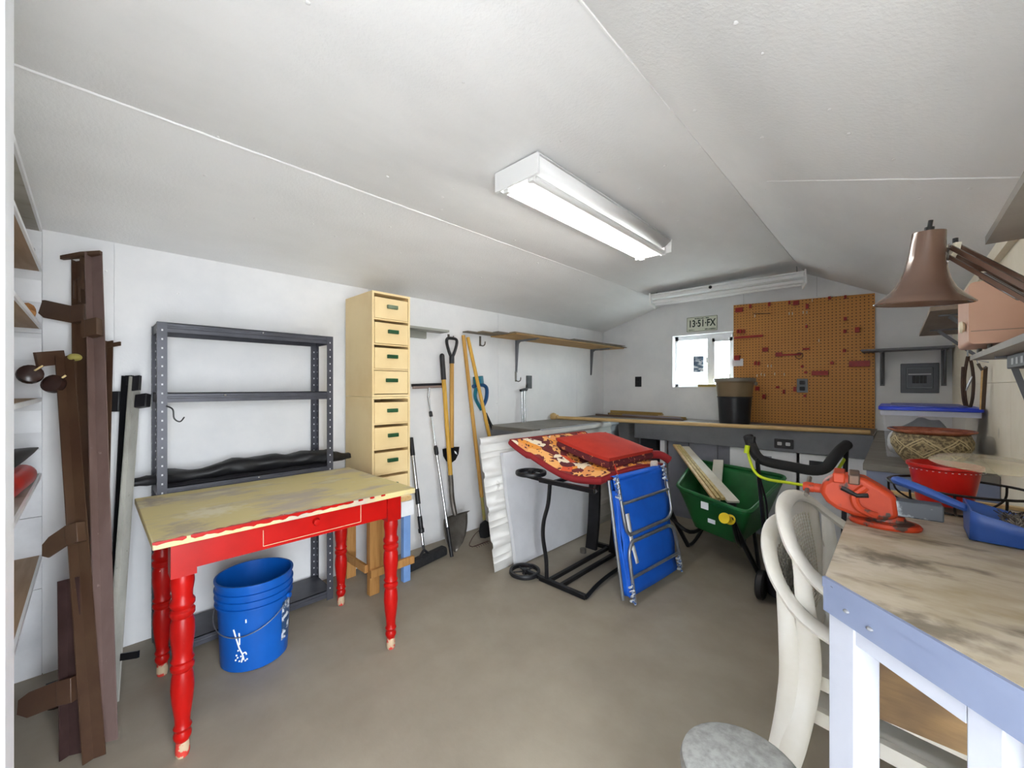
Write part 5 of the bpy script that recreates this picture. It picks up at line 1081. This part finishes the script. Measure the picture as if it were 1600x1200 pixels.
pt = [(0, 0), (.075, 0), (.082, .006), (.11, .045), (.128, .085), (.130, .11), (.122, .132), (.119, .139), (.108, .14), (.104, .12), (.07, .02), (0, .018)]
obj('pot', MB().olathe(pt, Matrix.Translation(pc), 40), potmat(), t)
obj('rim', MB().olathe([(.112, .139), (.132, .146), (.140, .152), (.139, .157), (.131, .155), (.108, .145), (.106, .139), (.112, .139)], Matrix.Translation(pc), 40), mat('copper_glaze', '#8a4a34', .25, col2='#b0684c', scale=18), t)
# storage box
sx0, sx1, sy0, sy1, sz0, sz1 = -.055, .262, 2.70, 3.15, ZC + .001, 1.085
t = thing('storage_box', 'clear plastic storage box with blue lid on the right bench', 'storage box', ((sx0 + sx1) / 2, (sy0 + sy1) / 2, sz0))
cb = mat('clear_box_plastic', '#dfe3ee', .15, alpha=.2)
i_ = .018
def boxwall(a, b): return MB().add([(a[0], a[1], sz0), (b[0], b[1], sz0), (b[2], b[3], sz1), (a[2], a[3], sz1)], [(0, 1, 2, 3)])
bt_ = [(sx0 + i_, sy0 + i_), (sx1 - i_, sy0 + i_), (sx1 - i_, sy1 - i_), (sx0 + i_, sy1 - i_)]; tp4 = [(sx0, sy0), (sx1, sy0), (sx1, sy1), (sx0, sy1)]
shl = MB()
for k in range(4):
    a, b = bt_[k], bt_[(k + 1) % 4]; c, d = tp4[(k + 1) % 4], tp4[k]; shl.add([(*a, sz0), (*b, sz0), (*c, sz1), (*d, sz1)], [(0, 1, 2, 3)])
shl.add([(*p, sz0) for p in bt_], [(3, 2, 1, 0)])
obj('tub', shl, cb, t, smooth=False)
for k in range(4):
    c, d = tp4[k], tp4[(k + 1) % 4]; obj('tub_rim', MB().beam((*c, sz1 - .012), (*d, sz1 - .012), .012, .024), mat('clear_rim_plastic', '#c3c9dc', .25, alpha=.7), t)
bll = mat('royal_blue_lid', '#1a3fd0', .35, col2='#1636bb', scale=4)
ld_ = obj('lid', MB().prism(rrect(sx0 - .014, sy0 - .014, sx1 + .014, sy1 + .014, .02), sz1 + .018, None, sz1 + .0005), bll, t, bevel=.003)
obj('lid_panel', MB().prism(rrect(sx0 + .03, sy0 + .03, sx1 - .03, sy1 - .03, .02), sz1 + .024, None, sz1 + .0185), mat('lid_inner_blue', '#5b62a8', .4), ld_)
rs = random.Random(11)
clt = [mat('white_cloth', '#e8e8ea', .8), mat('grey_cloth', '#8f9598', .8, col2='#7a8286', scale=10), mat('pale_blue_cloth', '#9fc0cf', .8), mat('silver_wrap', '#c9ccd2', .4)]
for k, (x, y, z, rx_, ry_, rz_, mi, lb) in enumerate(((.10, 2.86, .10, .11, .12, .09, 1, 'grey cloth bundle inside the clear storage box'), (.0, 2.83, .07, .045, .09, .06, 0, 'white folded cloth in left end of clear storage box'), (.20, 2.82, .06, .045, .08, .05, 2, 'pale blue cloth in right end of clear storage box'), (.1, 3.04, .08, .12, .07, .07, 3, 'silvery wrapped bundle at back of the clear storage box'))):
    def bun(u, v, x=x, y=y, z=z, rx_=rx_, ry_=ry_, rz_=rz_, k=k):
        a = u * 2 * math.pi; b = v * math.pi; p = V((math.cos(a) * math.sin(b), math.sin(a) * math.sin(b), -math.cos(b))); d = 1 + .22 * mnoise.noise(p * 2.2 + V((k * 7, 0, 0)))
        return (x + p.x * rx_ * d * .85, y + p.y * ry_ * d * .85, max(sz0 + .003, sz0 + .003 + rz_ + p.z * rz_ * d))
    tag(obj('cloth_bundle', MB().grid(bun, 18, 12, True), clt[mi], ang=70), lb, 'bundle', 'bundles in the storage box')

# ================================================================ right wall shelves and their things
gb = mat('brown_grey_shelf', '#8c7d6e', .55, col2='#7a6b5c', scale=5, stretch=(3, .6, 3)); gs = mat('grey_wall_shelf', '#9a958d', .5, col2='#8b867e', scale=4)
def wshelf(label, x0, y0, y1, z, th, m, brs=()):
    t = thing('wall_shelf', label, 'shelf', (XR, (y0 + y1) / 2, z - .2)); obj('board', MB().box((x0, y0, z), (XR - .001, y1, z + th)), m, t)
    for y in brs: 
        b_ = obj('bracket', MB().box((XR - .005, y - .01, z - .16), (XR, y + .01, z - .0005)).box((x0 + .03, y - .01, z - .006), (XR, y + .01, z - .0005)), greyp, t)
        obj('gusset', MB().beam((XR - .008, y, z - .14), (x0 + .06, y, z - .008), .005, .014), greyp, b_)
    return t
wshelf('brown-grey shelf on right wall behind the desk lamp shade', .092, 2.25, 3.33, 1.492, .016, gb, (3.0, 2.4))
wshelf('highest grey shelf on the right wall nearest the camera', .150, .62, 1.46, 1.535, .018, gs, (.8,))
wshelf('low grey shelf on right wall with power bar under it', .185, 1.25, 2.14, 1.292, .016, gs, (1.9, 1.5))
t = thing('power_bar', 'dark grey metal power bar screwed under the low grey shelf', 'power bar', (.24, 1.62, 1.25))
obj('body', MB().box((.235, 1.30, 1.252), (.275, 1.88, 1.2915)), mat('power_bar_grey', '#585b60', .4, .3), t, bevel=.003)
for k in range(8): obj('socket', MB().box((.2335, 1.36 + k * .06, 1.262), (.2349, 1.385 + k * .06, 1.28)), ltgrey, t)
# pink painted wooden box on the low shelf
pk_ = mat('pink_paint', '#d9ae96', .5, col2='#d1a48b', scale=4, bump=.03)
t = thing('pink_box', 'pink painted box with cream knob standing on the low shelf', 'box', (.215, 1.9, 1.31))
bx0, by0, by1, bz0, bz1 = .148, 1.74, 2.02, 1.322, 1.498
RB_ = Matrix(((1, 0, 0, 0), (0, 0, -1, 0), (0, 1, 0, 0), (0, 0, 0, 1)))
obj('body', MB(Matrix.Translation((0, by0, 0))).prism(rrect(bx0, bz0, XR - .003, bz1, .012), -.28, RB_), pk_, t)
obj('drawer_line', MB().box((bx0 + .004, by0 - .0006, bz0 + .035), (XR - .004, by0 + .0002, bz0 + .037)), gb, t)
obj('knob', MB().lathe([(0, 0), (.012, .002), (.018, .008), (.016, .014), (.0, .016)], zframe((bx0, by0 + .06, bz0 + .055), (-1, 0, 0)), 14), mat('cream_knob', '#ece2c6', .4), t)
for y in (1.78, 1.98):
    for x in (.192, .275): obj('foot', MB().cyl((x, y, 1.3085), (x, y, bz0 + .002), .005, 8), steeld, t)
# tools hanging in the corner
hk = mat('dark_leather', '#4a352a', .6, col2='#3a2920', scale=12)
t = thing('strap_wrench', 'brown strap and clamp hanging from hook under brown-grey shelf', 'strap', (.25, 2.9, 1.1))
x, y = .262, 2.86
a = lambda px_, py_: pY(px_, py_, y)
obj('strap', MB().tube(spline([a(1511, 562), a(1507, 590), a(1508, 620), a(1513, 640), a(1519, 625), a(1521, 595), a(1518, 568), a(1513, 558)], 5, True), .0065, 6, True), hk, t)
obj('side_strap', MB().tube(spline([a(1505, 573), a(1504, 605), a(1507, 630), a(1513, 641)], 5), .007, 6), hk, t)
obj('buckle', MB().tube([a(1521, 585), a(1511, 605), a(1505, 617)], .005, 6), steel, t); obj('hook', MB().cyl(a(1512, 558), a(1512, 540) , .003, 6), steel, t)
t = thing('hand_saw', 'narrow tool with pale wooden edge hanging beside the strap', 'tool', (.26, 2.7, 1.1)); y = 2.62
obj('blade', MB().beam(a(1540, 574), a(1536, 640), .008, .012, (1, 0, 0)), mat('rusty_steel', '#4a3a2c', .6, .4), t); obj('wood_edge', MB().beam(a(1536, 574), a(1533, 640), .006, .010, (1, 0, 0)), woodl, t)
obj('clip', MB().tube([a(1528, 568), a(1534, 578), a(1542, 573)], .006, 6), steeld, t); obj('hook', MB().tube([a(1533, 577), a(1526, 563), a(1545, 566)], .002, 5), steel, t)
outlet('wall_outlet', 'cream outlet with plug on the right wall at the picture edge', RW(1.78, 1.145), .075, .115, mat('cream_outlet', '#d6cfa8', .4), mat('cream_outlet_dark', '#b5ad85', .4))

# ================================================================ desk lamp
lc = V((.044, 1.425, 1.405)); t = thing('desk_lamp', 'brown enamel swing-arm lamp with flared shade reaching in from right', 'lamp', (.2, 1.2, 1.24))
lb = mat('brown_enamel', '#6f5547', .2, .1, col2='#644b3f', scale=3, coat=.5)
AX = (Matrix.Translation(lc) @ Matrix.Rotation(math.radians(4), 4, 'X') @ Matrix.Rotation(math.radians(4), 4, 'Y'))
sh_ = obj('shade', MB(AX).olathe([(.090, 0), (.088, .005), (.074, .018), (.057, .036), (.046, .058), (.039, .083), (.0345, .11), (.032, .14), (.030, .172), (.0, .176), (.0, .174), (.028, .169), (.030, .14), (.037, .083), (.044, .058), (.055, .036), (.072, .017), (.086, .004), (.090, 0)], None, 40), lb, t, ang=50)
obj('rim_bead', MB(AX).tube([(.09 * math.cos(k * math.pi / 20), .09 * math.sin(k * math.pi / 20), .001) for k in range(40)], .002, 6, True), lb, sh_)
obj('switch', MB(AX).cyl((0, 0, .174), (0, 0, .184), .009, 10).cyl((0, 0, .184), (.001, 0, .2), .0045, 8), blackp, sh_)
obj('bulb', MB(AX).sphere((0, 0, .05), .03, 14), mat('frosted_bulb', '#f2efe6', .3), t)
jn = pD(1481, 388, .99); 
obj('joint_pin', MB().cyl(AX @ V((.03, -.01, .115)), jn, .005, 8), steeld, t); obj('joint_pin', MB().cyl(AX @ V((.034, -.012, .095)), jn + V((0, 0, -.008)), .004, 8), chrome, t)
jm = mat('cream_enamel', '#e4ddc8', .4)
jx = ray(1600, 455).normalized() * 0
e1 = V((.262, 1.12, 1.262)); ad = (e1 - jn).normalized(); an = ad.cross(V((0, 0, 1))).normalized()
obj('joint_plate', MB(frame(jn, ad, (0, 0, 1))).prism([(-.012, -.012), (.024, -.022), (.034, .004), (.026, .024), (-.006, .004)], .006, Matrix(((1, 0, 0, 0), (0, 0, -1, 0), (0, 1, 0, 0), (0, 0, 0, 1))), -.006), jm, t, bevel=.001)
for k in ((.0, .0), (.02, -.012), (.02, .014)): obj('rivet', MB(frame(jn, ad, (0, 0, 1))).sphere((k[0], -.007, k[1]), .004, 8), chrome, t)
obj('wing_nut', MB().cyl(jn + ad * .03 + V((0, 0, .018)), jn + ad * .03 + V((0, 0, .034)), .005, 8), blackp, t)
for off, sz in ((.013, .011), (-.013, .009)):
    for sd in (-.008, .008): obj('arm_bar', MB().beam(jn + ad * .02 + V((0, 0, off)) + an * sd, e1 + V((0, 0, off)) + an * sd, .003, sz), lb, t)
obj('spring', MB().cyl(jn + ad * .13 + V((0, 0, -.018)), jn + ad * .24 + V((0, 0, -.018)), .008, 10), chrome, t)
obj('wall_mount', MB().box((.25, 1.09, 1.20), (XR - .0005, 1.15, 1.29)), jm, t, bevel=.004); obj('spring_knob', MB().sphere(jn + ad * .125 + V((0, 0, -.018)), .008, 10), jm, t)

# ================================================================ stacked white resin chairs tucked under the bench
def resin_chair(label, o, rz):
    M = Matrix.Translation(V(o)) @ Matrix.Rotation(rz, 4, 'Z') @ Matrix.Diagonal((1, 1.06, .90, 1))                 # local +X faces forward
    t = thing('resin_chair', label, 'chair', o, 'stacked white resin chairs'); m = white_pl
    SH = .42
    obj('seat', MB(M).grid(lambda u, v: (-.20 + u * .42, (v - .5) * (.40 + .05 * u), SH - .022 * math.sin(math.pi * min(1, v * 1.0)) * math.sin(math.pi * u) - .012 * u * u - .03 * max(0, u - .9) * 10 * .3), 14, 12), m, t, solid=.006)
    # continuous rim: front of arm, round the back, front of the other arm
    half = [(.17, .262, .635), (.06, .28, .655), (-.06, .285, .668), (-.15, .275, .70), (-.21, .245, .755), (-.245, .19, .805), (-.268, .10, .838), (-.275, 0, .846)]
    rimp = [V(p) for p in half] + [V((p[0], -p[1], p[2])) for p in half[-2::-1]]
    rp = spline(rimp, 5)
    mb = MB(M); mb.tube(rp, [.026 if k < 18 or k > len(rp) - 19 else .024 for k in range(len(rp))], 10, flat=.55)
    obj('arm_rim', mb, m, t)
    # back shell with woven inset
    def bk_(u, v, ins=0):
        s_ = (u - .5) * 2; yt = s_ * .215; zt_ = .842 - 1.2 * yt * yt; k = min(1, v / .62); k = k * k * (3 - 2 * k); hw = .115 + .10 * k
        y_ = s_ * hw; return (-.195 - .075 * v + .9 * y_ * y_ * v - ins, y_, SH - .005 + v * (zt_ - SH))
    bo = obj('backrest', MB(M).grid(lambda u, v: bk_(u, v), 16, 14), m, t, solid=.006)
    wv_ = MB(M)
    for i in range(13):
        for j in range(26):
            u = .18 + i / 12 * .64; v = .2 + j / 25 * .68; p = bk_(u, v, -.0045); wv_.sphere(p, .0055, 5, (.5, 1, 1))
    obj('weave', wv_, mat('resin_weave', '#e4ded1', .5), bo, kind='stuff')
    for sy in (-1, 1):
        lp_ = spline([(-.205, sy * .25, .745), (-.195, sy * .247, .62), (-.190, sy * .240, .47), (-.205, sy * .240, .32), (-.235, sy * .248, .15), (-.268, sy * .258, .004)], 5)
        obj('rear_leg', MB(M).tube(lp_, [.015 + .014 * min(1, k / 11) - .006 * max(0, k - 18) / 8 for k in range(len(lp_))], 10, flat=.42, up=(0, 1, 0)), m, t)
        obj('front_leg', MB(M).tube(spline([(.155, sy * .262, .635), (.17, sy * .255, .52), (.185, sy * .245, .40), (.20, sy * .25, .2), (.215, sy * .26, .004)], 5), [.020] * 21, 8, flat=.6), m, t)
        obj('seat_rail', MB(M).beam((-.19, sy * .205, SH - .012), (.19, sy * .245, SH - .02), .02, .04), m, t)
CH = V((.028, 1.50, 0))
resin_chair('lower white resin armchair of the stack tucked under the bench', CH + V((-.036, .0, 0)), 0)
resin_chair('upper white resin armchair of the stack tucked under the bench', CH + V((.0, .0, .088)), 0)

# stool at the bottom of the picture
c = V((-.225, .90, 0)); t = thing('stool', 'round grey-topped stool in front of the white bench legs', 'stool', c)
obj('seat', MB().lathe([(0, .405), (.098, .405), (.112, .412), (.114, .424), (.110, .438), (.096, .445), (0, .446)], Matrix.Translation(c), 36), mat('speckled_grey_laminate', '#9a9a98', .6, col2='#7d7d7b', scale=45), t)
for k in range(4):
    a = k * math.pi / 2 + .5; obj('leg', MB().cyl(c + V((math.cos(a) * .105, math.sin(a) * .105, .0)), c + V((math.cos(a) * .07, math.sin(a) * .07, .406)), .010, 10), steel, t)
obj('ring', MB().tube([c + V((math.cos(k * math.pi / 12) * .098, math.sin(k * math.pi / 12) * .098, .12)) for k in range(24)], .006, 6, True), steel, t)
